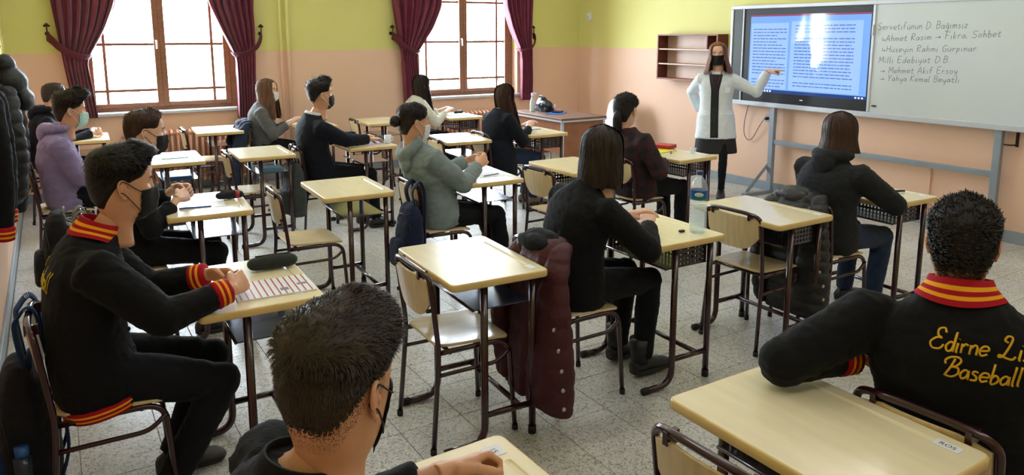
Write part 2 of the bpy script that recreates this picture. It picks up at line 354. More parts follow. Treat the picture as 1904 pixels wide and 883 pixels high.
# ------------------------------------------------------------------ curtains
def curtain(name, label, prof, seed, hook_x, side):
    """prof: (z, x_inner/left, x_right) rows; pleated cloth tied back"""
    root = empty(name, (0, 0, 0)); tag(root, label, 'curtain', 'tied back burgundy curtains')
    zs = np.array([p[0] for p in prof])[::-1]; a = np.array([p[1] for p in prof])[::-1]; b = np.array([p[2] for p in prof])[::-1]
    NZ, NU = 70, 90; Z = np.linspace(prof[0][0], prof[-1][0], NZ); rows = []; rows2 = []
    # smooth interpolation of the two edges
    def sm(z, y): return np.interp(Z, z, y)
    A, B = sm(zs, a), sm(zs, b)
    ker = np.ones(5)/5
    A = np.convolve(np.pad(A, 2, 'edge'), ker, 'valid'); B = np.convolve(np.pad(B, 2, 'edge'), ker, 'valid')
    rg = np.random.default_rng(seed); ph = rg.uniform(0, 6.28, 4)
    zt = 1.46
    for i, z in enumerate(Z):
        u = np.linspace(0, 1, NU); wd = B[i]-A[i]
        amp = 0.020+0.030*min(1, wd/0.55); amp *= 0.55 if abs(z-zt) < 0.08 else 1
        uu = u+0.02*np.sin(z*3+ph[0]+u*5)
        pl = amp*np.sin(uu*2*PI*7+ph[1]+0.5*np.sin(z*2.2+ph[2]))+0.45*amp*np.sin(uu*2*PI*13+ph[3]+z)
        x = A[i]+wd*u; y = 8.885+pl-0.03*np.exp(-((z-zt)/0.12)**2)
        rows.append(np.stack([x, y, np.full(NU, z)], 1)); rows2.append(np.stack([x, y+0.006, np.full(NU, z)], 1))
    m = MB(); rings = [np.vstack([r, q[::-1]]) for r, q in zip(rows, rows2)]
    m.loft(rings, cap=True); m.build('curtain_cloth', M_CURT, root, smooth=True)
    # tie band that runs to the wall hook
    i = int(np.argmin(abs(Z-zt))); xo = A[i] if side < 0 else B[i]; xi = B[i] if side < 0 else A[i]
    t = MB(); zc = zt+0.02; path = smoothpath([(hook_x, 8.94, 1.70), (hook_x+0.35*(xo-hook_x), 8.86, 1.66), (xo, 8.815, 1.58), ((xo+xi)/2, 8.785, 1.51), (xi, 8.83, 1.49), (xi, 8.94, 1.50)], 8)
    wv = np.linspace(0.05, 0.035, len(path)); t.tube(path, wv, 12, ry=0.012, up=(0, 0, 1)); t.build('tie_band', M_TIE, root, smooth=True)
    # iron hook on the wall
    h = empty('curtain_hook', (hook_x, WY, 1.78))
    hm = MB(); hm.tube(fillet([(0, 0, -0.06), (0, -0.06, -0.07), (0, -0.075, 0.0), (0, -0.06, 0.03)], 0.03), 0.007, 8)
    hm.build('hook_arm', M_HOOK, h, smooth=True)
    kn = MB(); kn.ball((0, -0.06, 0.04), 0.016); kn.ball((0.018, -0.06, 0.028), 0.012); kn.ball((-0.018, -0.06, 0.028), 0.012); kn.build('finial', M_HOOK, h, smooth=True)
    pl = MB(); pl.tube([(0, 0, -0.05), (0, -0.008, -0.05)], 0.022, 14); pl.build('wall_plate', M_HOOK, h, smooth=False)
    return h
HK = 'iron curtain tieback hook with a small knob '
tag(curtain('curtain', 'burgundy curtain tied at the side of the window nearest the hanging coats', [(2.86, 0.02, 0.72), (2.06, 0.07, 0.66), (1.78, 0.10, 0.54), (1.46, 0.13, 0.345), (1.2, 0.16, 0.37), (0.86, 0.20, 0.40)], 1, 0.02, -1), HK+'nearest the hanging coats', 'curtain hook', 'curtain tieback hooks')
tag(curtain('curtain', 'burgundy curtain tied between the first window and the wall pipes', [(2.86, 1.42, 2.07), (2.06, 1.56, 2.05), (1.78, 1.67, 2.05), (1.46, 1.81, 2.03), (1.2, 1.81, 2.03), (0.78, 1.80, 2.01)], 2, 2.12, 1), HK+'left of the two wall pipes', 'curtain hook', 'curtain tieback hooks')
tag(curtain('curtain', 'burgundy curtain tied behind the girl in the white sweater', [(2.86, 3.72, 4.50), (2.06, 3.75, 4.42), (1.78, 3.78, 4.28), (1.46, 3.82, 4.03), (1.2, 3.85, 4.08), (0.79, 3.86, 4.10)], 3, 3.74, -1), HK+'behind the girl in the white sweater', 'curtain hook', 'curtain tieback hooks')
tag(curtain('curtain', 'burgundy curtain tied beside the room corner above the spray bottle', [(2.86, 5.30, 5.87), (2.06, 5.38, 5.84), (1.78, 5.47, 5.83), (1.46, 5.61, 5.80), (1.2, 5.63, 5.81), (0.80, 5.63, 5.81)], 4, 5.87, 1), HK+'nearest the room corner', 'curtain hook', 'curtain tieback hooks')
# curtain rods above (out of view, they carry the curtains)
for k, (cx, q) in enumerate(WIN):
    r = empty('curtain_rod', (cx, 8.885, 2.88)); tag(r, 'wooden curtain rod above the ' + ('window with the tied curtains near the coats' if k == 0 else 'window nearest the room corner'), 'curtain rod', 'curtain rods')
    MB().tube([(-1.15, 0, 0), (1.15, 0, 0)], 0.016, 12).build('rod', M_WOODF, r, smooth=True)
    for s in (-1, 1):
        MB().ball((s*1.17, 0, 0), 0.03).build('finial', M_WOODF, r, smooth=True)
        MB().box(s*1.05-0.012, s*1.05+0.012, 0.0, WY-8.885, -0.02, 0.02).build('bracket', M_HOOK, r)
# ------------------------------------------------------------------ radiators
def radiator(cx, wd, label):
    r = empty('radiator', (cx, WY-0.12, 0)); tag(r, label, 'radiator', 'column radiators under the windows'); n = int(wd/0.062)
    fin = MB()
    for dy in (-0.045, 0.045): fin.tube([(0, dy, 0.13), (0, dy, 0.65)], 0.019, 8, ry=0.015, up=(0, 1, 0))
    fin.tube([(0, -0.055, 0.655), (0, 0, 0.675), (0, 0.055, 0.655)], 0.026, 8, ry=0.018, round_caps=True); fin.tube([(0, -0.055, 0.125), (0, 0, 0.11), (0, 0.055, 0.125)], 0.026, 8, ry=0.018, round_caps=True)
    me = fin.mesh('radiator_column', True, [M_RAD])
    for i in range(n):
        o = bpy.data.objects.new('radiator_column', me); COL.objects.link(o); o.parent = r; o.location = ((i-(n-1)/2)*0.062, 0, 0)
    for z in (0.14, 0.645): MB().tube([(-wd/2, 0, z), (wd/2, 0, z)], 0.016, 10).build('manifold', M_RAD, r, smooth=True)
    for s in (-0.35, 0.35): MB().box(s*wd-0.02, s*wd+0.02, -0.05, 0.05, 0, 0.12).build('foot', M_RAD, r)
    MB().tube(fillet([(wd/2, 0, 0.14), (wd/2+0.08, 0, 0.14), (wd/2+0.08, 0, 0.0)], 0.03), 0.011, 8).build('valve_pipe', M_RAD, r, smooth=True)
radiator(1.30, 1.40, 'long peach column radiator under the window with the pale desk before it')
radiator(4.85, 1.28, 'peach column radiator under the window behind the white sweater girl')
for k, x in enumerate((2.345, 2.43)):
    p = MB().tube([(0, 0, 0), (0, 0, CZ-0.01)], 0.022 if k else 0.015, 12).build('heating_pipe', M_PIPE, loc=(x, WY-0.035, 0.005), smooth=True)
    tag(p, ('slim' if k == 0 else 'thicker')+' vertical heating pipe painted like the wall between the windows', 'pipe', 'painted heating pipes')
# small white sensor on the front wall
s = empty('wall_sensor', (FX, 8.72, 1.965)); tag(s, 'small white round sensor high on the yellow wall by the corner', 'sensor')
MB().box(-0.03, 0, -0.045, 0.045, -0.05, 0.05).build('casing', M_WPL, s, bevel=0.012, seg=3); MB().ball((-0.03, 0, -0.005), 0.012, 0.022, 0.022).build('lens', mat('sensor_lens', rgb(200, 204, 210), 0.2), s, smooth=True)
# ------------------------------------------------------------------ wall shelf
sh = empty('wall_shelf', (FX, 6.61, 1.16)); tag(sh, 'brown wooden wall shelf with three open rows behind the teacher', 'shelf')
D_, HW, HH = 0.17, 0.50, 0.555
for nm, bb, mt in (('side_panel', (-D_, 0, HW-0.018, HW, 0, HH), M_SHELF), ('side_panel', (-D_, 0, -HW, -HW+0.018, 0, HH), M_SHELF), ('top_panel', (-D_, 0, -HW+0.018, HW-0.018, HH-0.018, HH), M_SHELF),
                   ('bottom_panel', (-D_, 0, -HW+0.018, HW-0.018, 0, 0.018), M_SHELF), ('shelf_board', (-D_+0.01, -0.008, -HW+0.018, HW-0.018, 0.185, 0.2), M_SHELF), ('shelf_board', (-D_+0.01, -0.008, -HW+0.018, HW-0.018, 0.365, 0.38), M_SHELF),
                   ('divider', (-D_+0.02, -0.008, -HW+0.018+0.16, -HW+0.018+0.175, 0.38, HH-0.018), M_SHELF)):
    o = MB().box(*bb).build(nm, mt, sh)
    if nm in ('shelf_board', 'side_panel', 'bottom_panel', 'top_panel'):
        x0, x1, y0, y1, z0, z1 = bb; MB().box(x0-0.003, x0, y0, y1, z0, z1).build('edge_strip', M_CREAM if nm == 'shelf_board' else mat('walnut_edge', rgb(150, 84, 62), 0.5), o)
MB().box(-0.008, 0, -HW+0.018, HW-0.018, 0.018, HH-0.018).build('back_panel', mat('shelf_back', rgb(222, 190, 168), 0.5, var=0.05), sh)
# ------------------------------------------------------------------ board with display
XB = 6.60
bd = empty('school_board', (XB, 4.22, 0)); tag(bd, 'wide white framed classroom board with a lit touch display and whiteboard', 'board')
Y0, Y1 = 2.46, 5.98; oy = 4.22
def bbox_(x0, x1, y0, y1, z0, z1, nm, mt, parent=bd, bev=0.0): return MB().box(x0, x1, y0-oy, y1-oy, z0, z1).build(nm, mt, parent, bevel=bev)
bbox_(0.02, 0.075, Y0, Y1, 0.96, 2.0, 'back_sheet', M_BOARDG)
bbox_(-0.015, 0.08, Y0, Y1, 1.985, 2.025, 'frame_top', M_ALU, bev=0.006); bbox_(-0.025, 0.08, Y0, Y1, 0.935, 0.985, 'frame_bottom', M_ALU, bev=0.006)
bbox_(-0.015, 0.08, Y1-0.035, Y1, 0.985, 1.985, 'frame_side', M_ALU, bev=0.005); bbox_(-0.015, 0.08, Y0, Y0+0.035, 0.985, 1.985, 'frame_side', M_ALU, bev=0.005)
bbox_(-0.006, 0.02, 5.80, Y1-0.035, 0.985, 1.985, 'chalkboard_panel', M_BOARDG)
bbox_(-0.012, 0.02, 5.795, 5.808, 0.985, 1.985, 'slider_rail', M_ALU)
dsp = bbox_(0.0, 0.03, 4.262, 5.795, 0.985, 1.985, 'display_bezel', M_BLK, bev=0.004)
M_SCREEN = emit_mat('lit_screen', rgb(112, 158, 230), 0.55, 0.05)
bbox_(-0.002, 0.002, 4.285, 5.705, 1.095, 1.915, 'screen', M_SCREEN, dsp)
M_SB = emit_mat('screen_page', rgb(138, 172, 240), 0.62, 0.05); M_SD = emit_mat('screen_taskbar', rgb(30, 58, 120), 0.5, 0.06); M_SRED = emit_mat('screen_titlebar', rgb(140, 70, 100), 0.5, 0.06)
M_STX = emit_mat('screen_print', rgb(84, 114, 186), 0.46, 0.05); M_SWH = emit_mat('screen_icons', rgb(235, 240, 250), 0.6, 0.05)
bbox_(-0.0026, -0.002, 4.285, 5.705, 1.09, 1.125, 'taskbar', M_SD, dsp); bbox_(-0.0026, -0.002, 4.285, 5.705, 1.90, 1.918, 'title_bar', M_SRED, dsp)
bbox_(-0.0026, -0.002, 5.205, 5.69, 1.135, 1.83, 'screen_page', M_SB, dsp); bbox_(-0.0026, -0.002, 4.36, 5.17, 1.135, 1.845, 'screen_page', M_SB, dsp)
tx = MB(); rr = random.Random(3)
def textrow(y0, y1, z, h):
    y = y0
    while y > y1+0.01:
        l = rr.uniform(0.02, 0.07); e = max(y1, y-l); tx.box(-0.0034, -0.0027, e-oy, y-oy, z-h/2, z+h/2); y = e-rr.uniform(0.007, 0.012)
for k in range(19):
    z = 1.765-k*0.0335
    if k not in (15,): textrow(5.66, 5.225+rr.choice((0, 0, 0, 0.05, 0.12)), z, 0.010)
for k in range(20):
    z = 1.80-k*0.0325
    if k not in (3, 17): textrow(5.12, 4.44+rr.choice((0, 0, 0, 0.03, 0.25 if k in (12, 16) else 0)), z, 0.010)
tag(tx.build('screen_print', M_STX, dsp), kind='stuff')
ic = MB()
for k in range(9): ic.box(-0.0034, -0.0027, 5.67-k*0.035-oy, 5.69-k*0.035-oy, 1.1, 1.118)
for k in range(3): ic.box(-0.0034, -0.0027, 4.31+k*0.035-oy, 4.33+k*0.035-oy, 1.1, 1.114)
tag(ic.build('taskbar_icons', M_SWH, dsp), kind='stuff')
bbox_(-0.003, 0.0, 4.985, 5.02, 1.034, 1.040, 'maker_mark', M_SWH, dsp)
wb = bbox_(-0.006, 0.02, Y0+0.035, 4.235, 0.985, 1.985, 'whiteboard_panel', M_WB)
bbox_(-0.016, 0.02, 4.235, 4.262, 0.985, 1.985, 'panel_edge', M_ALU, bev=0.004)
bbox_(-0.03, -0.014, 4.240, 4.256, 1.70, 1.80, 'panel_grip', M_WPL, bev=0.004)
tr = MB().box(-0.028, -0.006, 4.165-oy, 4.205-oy, 1.040, 1.052).build('lock_tab', M_BOLT, wb, bevel=0.003)
# handwriting in single marker strokes
G = {
'S': [[(.55, .85), (.35, 1), (.1, .85), (.15, .6), (.45, .42), (.5, .15), (.25, 0), (0, .12)]], 'e': [[(.05, .25), (.4, .3), (.35, .48), (.15, .48), (.03, .25), (.15, .02), (.4, .1)]],
'r': [[(.05, .48), (.08, 0)], [(.07, .3), (.2, .48), (.33, .42)]], 'v': [[(.02, .48), (.18, 0), (.36, .48)]], 't': [[(.15, .8), (.13, .1), (.25, 0), (.35, .08)], [(0, .5), (.33, .52)]],
'i': [[(.08, .48), (.08, .05), (.15, 0)], [(.09, .68), (.1, .7)]], 'f': [[(.38, .9), (.22, 1), (.13, .8), (.12, 0)], [(0, .5), (.3, .52)]], 'u': [[(.04, .48), (.06, .1), (.18, 0), (.34, .12), (.36, .48), (.38, 0)]],
'n': [[(.04, .48), (.06, 0)], [(.06, .3), (.2, .48), (.33, .4), (.36, 0)]], 'D': [[(.08, 1), (.08, 0), (.4, .1), (.55, .5), (.4, .9), (.02, 1)]], '.': [[(.05, .02), (.08, 0)]], ',': [[(.06, .06), (.02, -.12)]],
'B': [[(.08, 1), (.08, 0), (.4, .05), (.48, .28), (.35, .5), (.1, .52)], [(.02, 1), (.38, .95), (.42, .72), (.3, .53)]], 'a': [[(.35, .42), (.18, .48), (.03, .25), (.13, .02), (.32, .15), (.36, .46), (.4, 0)]],
'g': [[(.35, .42), (.18, .48), (.03, .25), (.13, .05), (.33, .18), (.36, .46), (.34, -.3), (.15, -.4), (.03, -.3)]], 'm': [[(.04, .48), (.06, 0)], [(.06, .3), (.18, .48), (.27, .38), (.28, 0)], [(.28, .3), (.4, .48), (.5, .38), (.52, 0)]],
's': [[(.32, .44), (.15, .48), (.08, .36), (.28, .2), (.26, .04), (.03, .02)]], 'z': [[(.03, .46), (.33, .46), (.03, .02), (.36, .02)]], 'A': [[(0, 0), (.28, 1), (.52, 0)], [(.1, .38), (.44, .38)]], 'h': [[(.06, 1), (.07, 0)], [(.07, .3), (.2, .48), (.33, .4), (.36, 0)]],
'R': [[(.08, 0), (.08, 1), (.38, .95), (.42, .68), (.08, .5), (.5, 0)]], 'F': [[(.08, 0), (.1, 1), (.5, 1)], [(.1, .55), (.4, .55)]], 'k': [[(.06, 1), (.07, 0)], [(.34, .48), (.09, .22), (.36, 0)]], 'o': [[(.2, .48), (.04, .3), (.12, .02), (.32, .08), (.36, .35), (.2, .48)]],
'b': [[(.06, 1), (.08, 0), (.3, .05), (.36, .3), (.2, .46), (.08, .3)]], 'H': [[(.06, 1), (.06, 0)], [(.5, 1), (.5, 0)], [(.06, .5), (.5, .5)]], 'y': [[(.04, .48), (.08, .15), (.2, .05), (.34, .2), (.37, .48), (.34, -.25), (.15, -.38)]], 'G': [[(.5, .85), (.3, 1), (.06, .6), (.15, .05), (.42, .05), (.5, .4), (.3, .42)]],
'p': [[(.06, .48), (.06, -.4)], [(.06, .35), (.22, .48), (.36, .28), (.22, .02), (.07, .1)]], 'M': [[(.04, 0), (.1, 1), (.32, .3), (.55, 1), (.62, 0)]], 'l': [[(.08, 1), (.08, .08), (.16, 0)]], 'E': [[(.5, 1), (.1, .98), (.08, 0), (.5, .02)], [(.09, .5), (.4, .52)]],
'd': [[(.35, .42), (.18, .48), (.03, .25), (.13, .02), (.33, .15), (.36, 1), (.38, 0)]], 'Y': [[(.02, 1), (.25, .5), (.5, 1)], [(.25, .5), (.23, 0)]], 'K': [[(.07, 1), (.07, 0)], [(.48, 1), (.1, .48), (.5, 0)]],
'>': [[(0, .3), (.6, .32)], [(.42, .48), (.62, .32), (.42, .16)]], 'L': [[(.05, .7), (.05, .25), (.4, .25)], [(.28, .38), (.42, .25), (.28, .12)]]}
ACC = {'ü': ('u', [[(.12, .66), (.13, .69)], [(.28, .66), (.29, .69)]]), 'ğ': ('g', [[(.08, .72), (.2, .64), (.32, .72)]]), 'ı': ('i', None), 'İ': ('i', [])}
def strokes(txt, cap):
    """list of polylines (x, y) for hand-written text"""
    out = []; x = 0.0; r2 = random.Random(len(txt))
    for ch in txt:
        if ch == ' ': x += 0.38*cap; continue
        b = G.get(ch); extra = []
        if b is None:
            base, ex = ACC[ch]; b = G[base][:1] if ex is None else G[base]; extra = ex or []
        wv = max(p[0] for s_ in b for p in s_); dy = r2.uniform(-0.04, 0.04)
        for s_ in list(b)+list(extra): out.append([(x+(p[0]+0.1*p[1])*cap, (p[1]+dy)*cap) for p in s_])
        x += (wv+0.16)*cap
    return out, x
for txt, ya, za, yb, zb, cap in (('Servetifünun D. Bağımsız', 4.215, 1.752, 3.40, 1.764, .062), ('LAhmet Rasim > Fıkra, Sohbet', 4.165, 1.645, 3.13, 1.693, .058), ('LHüseyin Rahmi Gürpınar', 4.155, 1.548, 3.31, 1.573, .056),
        ('Milli Edebiyat D.B.', 4.18, 1.448, 3.52, 1.473, .056), ('> Mehmet Akif Ersoy', 4.155, 1.354, 3.45, 1.382, .056), ('> Yahya Kemal Beyatlı', 4.155, 1.284, 3.425, 1.306, .054)):
    hw_ = MB(); st, wd = strokes(txt, cap); k = (ya-yb)/wd; sl = (zb-za)/(ya-yb)
    for s_ in st:
        P = [(-0.0068, ya-x*k-oy, za+x*k*sl+y) for x, y in s_]
        P = smoothpath(P, 4) if len(P) > 2 else P
        hw_.tube(P, 0.0023, 4, ry=0.0008, up=(0, 0, 1))
    tag(hw_.build('handwritten_line', mat('marker_ink', rgb(134, 142, 144), 0.7), wb), kind='stuff')
# stand under the board
for y in (5.36, 3.085):
    lg = MB(); lg.box(0.0, 0.05, y-0.03-oy, y+0.03-oy, 0.03, 0.95); L_ = lg.build('stand_leg', M_GREYST, bd, bevel=0.004)
    br = MB(); br.tube([(0.02, y+0.035-oy, 0.30), (-0.30, y+0.035-oy, 0.03)], 0.022, 4, ry=0.012); br.build('stand_brace', M_GREYST, L_)
    ft = MB(); ft.box(-0.38, 0.06, y-0.03-oy, y+0.03-oy, 0.001, 0.035); ft.build('stand_foot', M_GREYST, L_, bevel=0.004)
bbox_(0.01, 0.045, 3.115, 5.33, 0.535, 0.585, 'stand_crossbar', M_GREYST, bev=0.004)
# wall socket with the plugged cable
so = empty('wall_socket', (FX, 5.48, 0.80)); tag(so, 'wall socket with plug below the display on the pink wall', 'socket')
MB().box(-0.012, 0, -0.04, 0.04, -0.04, 0.04).build('socket_plate', mat('socket_grey', rgb(196, 176, 166), 0.4), so, bevel=0.004); MB().tube([(-0.012, 0, 0), (-0.05, 0.0, 0.0)], 0.018, 10).build('plug', M_BLK, so, smooth=True)
cb = MB().tube(smoothpath([(6.655, 5.50, 0.795), (6.66, 5.56, 0.72), (6.67, 5.66, 0.57), (6.67, 5.73, 0.535), (6.67, 5.785, 0.60), (6.67, 5.79, 0.72), (6.66, 5.75, 0.87), (6.65, 5.72, 0.96)], 8), 0.004, 6).build('power_cable', M_BLK, smooth=True)
tag(cb, 'thin black power cable looping below the display to the wall socket', 'cable')
cd = MB().box(-0.02, 0, -0.012, 0.012, 0.1, 0.56).build('cable_duct', M_WALL, loc=(FX, 3.66, 0), bevel=0.003); tag(cd, 'narrow vertical cable duct painted peach under the whiteboard', 'cable duct')
hk = empty('wall_bracket', (FX, 2.98, 0.80)); tag(hk, 'dark metal bracket on the peach wall under the whiteboard end', 'bracket')
MB().box(-0.006, 0, -0.012, 0.012, 0.0, 0.16).build('bracket_plate', M_HOOK, hk); MB().tube(fillet([(0, 0, 0.02), (-0.09, 0, 0.02), (-0.09, 0.06, 0.02)], 0.02), 0.007, 8).build('bracket_arm', M_HOOK, hk, smooth=True)
# ------------------------------------------------------------------ added fill lamps, unseen above the view, to lift the room light
M_FILL = emit_mat('fill_lamp_diffuser', (1.0, 0.97, 0.94), 4.2, 0.5)
for lx in (0.9, 2.9, 4.9):
    for ly in (0.2, 2.9, 5.6):
        lp = empty('added_fill_lamp', (lx, ly, CZ)); tag(lp, 'added white ceiling fill lamp, '+('back', 'middle', 'front')[(0.9, 2.9, 4.9).index(lx)]+' of the '+{0.2: 'row above the nearest desks', 2.9: 'row above the water bottle desk', 5.6: 'row toward the windows'}[ly], 'lamp', 'added fill lamps')
        MB().box(-0.62, 0.62, -0.16, 0.16, -0.09, -0.0).build('fill_lamp_housing', M_WPL, lp, bevel=0.01); MB().box(-0.60, 0.60, -0.14, 0.14, -0.10, -0.0905).build('diffuser', M_FILL, lp)
# ================================================================== DESKS AND CHAIRS
DW, DD, DH = 0.614, 0.445, 0.75
def make_desk(perf):
    r = empty('school_desk')
    o = rrect(DD, DW, 0.022, 4); zz = [(DH-0.030, 0.004), (DH-0.026, 0.0), (DH-0.004, 0.0), (DH-0.001, 0.0015), (DH, 0.004)]
    def ring(ins, z): s = np.array([(DD-2*ins)/DD, (DW-2*ins)/DW]); q = o*s; return np.column_stack([q, np.full(len(q), z)])
    core = MB().loft([ring(0.005, DH-0.029), ring(0.005, DH)], cap=True).build('tabletop', M_TOP, r)
    cut = MB(); a = [(0.172, -0.19, DH+0.006), (0.172, 0.19, DH+0.006)]; cut.tube(a, 0.0115, 12, round_caps=True)
    co = cut.build('cut', M_TOP); bake(core, [('BOOLEAN', dict(operation='DIFFERENCE', object=co, solver='EXACT'))]); bpy.data.objects.remove(co)
    e = MB().loft([ring(0.0052, DH-0.029), ring(0.003, DH-0.030), ring(0, DH-0.026), ring(0, DH-0.005), ring(0.002, DH-0.001), ring(0.0052, DH+0.0002)], cap=False).build('edge_band', M_EDGE, core, smooth=True)
    for s in (-1, 1):
        y = s*0.25
        leg = MB().tube(fillet([(-0.055, y, DH-0.03), (-0.055, y, 0.017), (-0.225, y, 0.017)], 0.10, 8), 0.016, 12).build('curved_leg', M_STEEL, r, smooth=True)
        MB().tube([(-0.238, y, 0.0165), (-0.205, y, 0.0165)], 0.0185, 12, ry=0.0163).build('rubber_tip', M_RUB, leg, smooth=True)
        l2 = MB().tube([(0.175, y, DH-0.03), (0.175, y, 0.01)], 0.0155, 12).build('straight_leg', M_STEEL, r, smooth=True)
        MB().tube([(0.175, y, 0.035), (0.175, y, 0.0)], 0.018, 12).build('rubber_tip', M_RUB, l2, smooth=True)
        MB().tube([(-0.052, y, 0.14), (0.172, y, 0.14)], 0.0135, 10).build('side_rail', M_STEEL, r, smooth=True)
        p = MB(); yy = s*0.232
        for x in np.linspace(-0.04, 0.16, 9): p.box(x-0.006, x+0.006, yy-0.001, yy+0.001, 0.605, 0.70)
        for z in np.linspace(0.605, 0.70, 5): p.box(-0.046, 0.166, yy-0.0011, yy+0.0011, z-0.006, z+0.006)
        if perf: p.build('perforated_side', M_TRAY, r)
    MB().tube([(0.12, -0.25, 0.135), (0.12, 0.25, 0.135)], 0.012, 10).build('cross_rail', M_STEEL, r, smooth=True)
    MB().box(-0.095, 0.17, -0.232, 0.232, 0.598, 0.603).build('book_tray', M_TRAY if perf else M_TRAYF, r)
    MB().tube([(-0.097, -0.234, 0.602), (-0.097, 0.234, 0.602)], 0.006, 8).build('tray_rim', M_STEEL, r, smooth=True)
    p = MB()
    for y in np.linspace(-0.225, 0.225, 19): p.box(0.159, 0.161, y-0.006, y+0.006, 0.605, 0.70)
    for z in np.linspace(0.605, 0.70, 5): p.box(0.1589, 0.1611, -0.232, 0.232, z-0.006, z+0.006)
    if perf: p.build('perforated_front', M_TRAY, r)
    for s in (-1, 1): MB().box(-0.19, 0.19, s*0.25-0.012, s*0.25+0.012, DH-0.042, DH-0.0295).build('top_rail', M_STEEL, r)
    return r
def make_chair():
    r = empty('school_chair')
    # plywood seat
    o = rrect(0.345, 0.355, 0.05, 5); rings = []
    def rg(s, z): return np.array([(x*s, y*s*(1-0.10*(x < 0)*(-x/0.17)), z+0.010*max(0, -x*s/0.17)**2-0.016*max(0, (x*s-0.09)/0.08)**2) for x, y in o])
    def zc(t): return -0.007*(1-t*t)
    MB().loft([rg(0.02, 0.433)]+[rg(t, 0.440+zc(t)) for t in (0.35, 0.65, 0.85, 0.95, 0.985)]+[rg(0.996, 0.4405), rg(1.0, 0.443), rg(1.0, 0.449), rg(0.996, 0.4515)]+[rg(t, 0.452+zc(t)) for t in (0.985, 0.95, 0.85, 0.65, 0.35, 0.02)], cap=True).build('seat', M_PLY, r, smooth=True)
    # rear legs and back hoop in one bent tube
    half = [(-0.205, -0.19, 0.0), (-0.168, -0.178, 0.44), (-0.205, -0.182, 0.760), (-0.222, -0.10, 0.777), (-0.222, 0.10, 0.777), (-0.205, 0.182, 0.760), (-0.168, 0.178, 0.44), (-0.205, 0.19, 0.0)]
    MB().tube(fillet(half, 0.055, 6), 0.0112, 10, up=(1, 0, 0)).build('back_hoop', M_STEEL, r, smooth=True)
    # curved plywood backrest
    n = 15; us = np.linspace(-1, 1, n); lo, hi = [], []
    def bk(u, z, off):
        x = -0.190-0.030*(z-0.60)/0.2-0.022*(1-u*u)+off; return (x, u*0.168, z)
    rows = []
    for k in range(9):
        v = k/8; row = []
        for u in us:
            zlow = 0.572+0.075*max(0, abs(u)-0.35)**2/0.42; ztop = 0.757-0.022*max(0, abs(u)-0.6)/0.4
            row.append((u, zlow+(ztop-zlow)*v))
        rows.append(row)
    b = MB(); f1 = [np.array([bk(u, z, 0.005) for u, z in row]) for row in rows]; f2 = [np.array([bk(u, z, -0.005) for u, z in row]) for row in rows]
    b.loft([np.vstack([a, c[::-1]]) for a, c in zip(f1, f2)], cap=True); b.build('backrest', M_PLY, r, smooth=False)
    for y in (-0.12, 0.12): MB().box(-0.232, -0.19, y-0.008, y+0.008, 0.741, 0.775).build('backrest_clip', M_STEEL, r)
    for y in (-0.165, 0.165):
        MB().tube([(-0.185, y*0.98, 0.615), (-0.212, y*0.98, 0.615)], 0.009, 8).build('bolt', M_BOLT, r)
    for s in (-1, 1):
        MB().tube(fillet([(-0.172, s*0.165, 0.425), (0.165, s*0.165, 0.425), (0.19, s*0.178, 0.0)], 0.075, 7), 0.0112, 10).build('front_leg', M_STEEL, r, smooth=True)
        MB().tube(fillet([(-0.178, s*0.180, 0.335), (0.11, s*0.176, 0.335), (0.168, s*0.172, 0.385)], 0.05, 5), 0.009, 8).build('side_stretcher', M_STEEL, r, smooth=True)
        for x, y in ((-0.205, 0.19), (0.19, 0.178)):
            MB().tube([(x*1.0, s*y, 0.025), (x*1.0, s*y, 0.0)], 0.0135, 10).build('rubber_foot', M_RUB, r, smooth=True)
    MB().tube([(-0.11, -0.165, 0.418), (-0.11, 0.165, 0.418)], 0.009, 8).build('seat_brace', M_STEEL, r, smooth=True)
    MB().tube([(0.09, -0.165, 0.418), (0.09, 0.165, 0.418)], 0.009, 8).build('seat_brace', M_STEEL, r, smooth=True)
    return r
desk0, desk1, chair0 = make_desk(False), make_desk(True), make_chair(); used = [0, 0, 0]
PERF = ('D1', 'DS3', 'DX', 'D5', 'D6', 'D7', 'D11', 'D12', 'D18', 'D19')
def place(proto, k, x, y, deg, label, cat, group):
    o = proto if not used[k] else copy_tree(proto); used[k] = 1
    o.location = (x, y, 0); o.rotation_euler = (0, 0, math.radians(deg)); tag(o, label, cat, group); return o
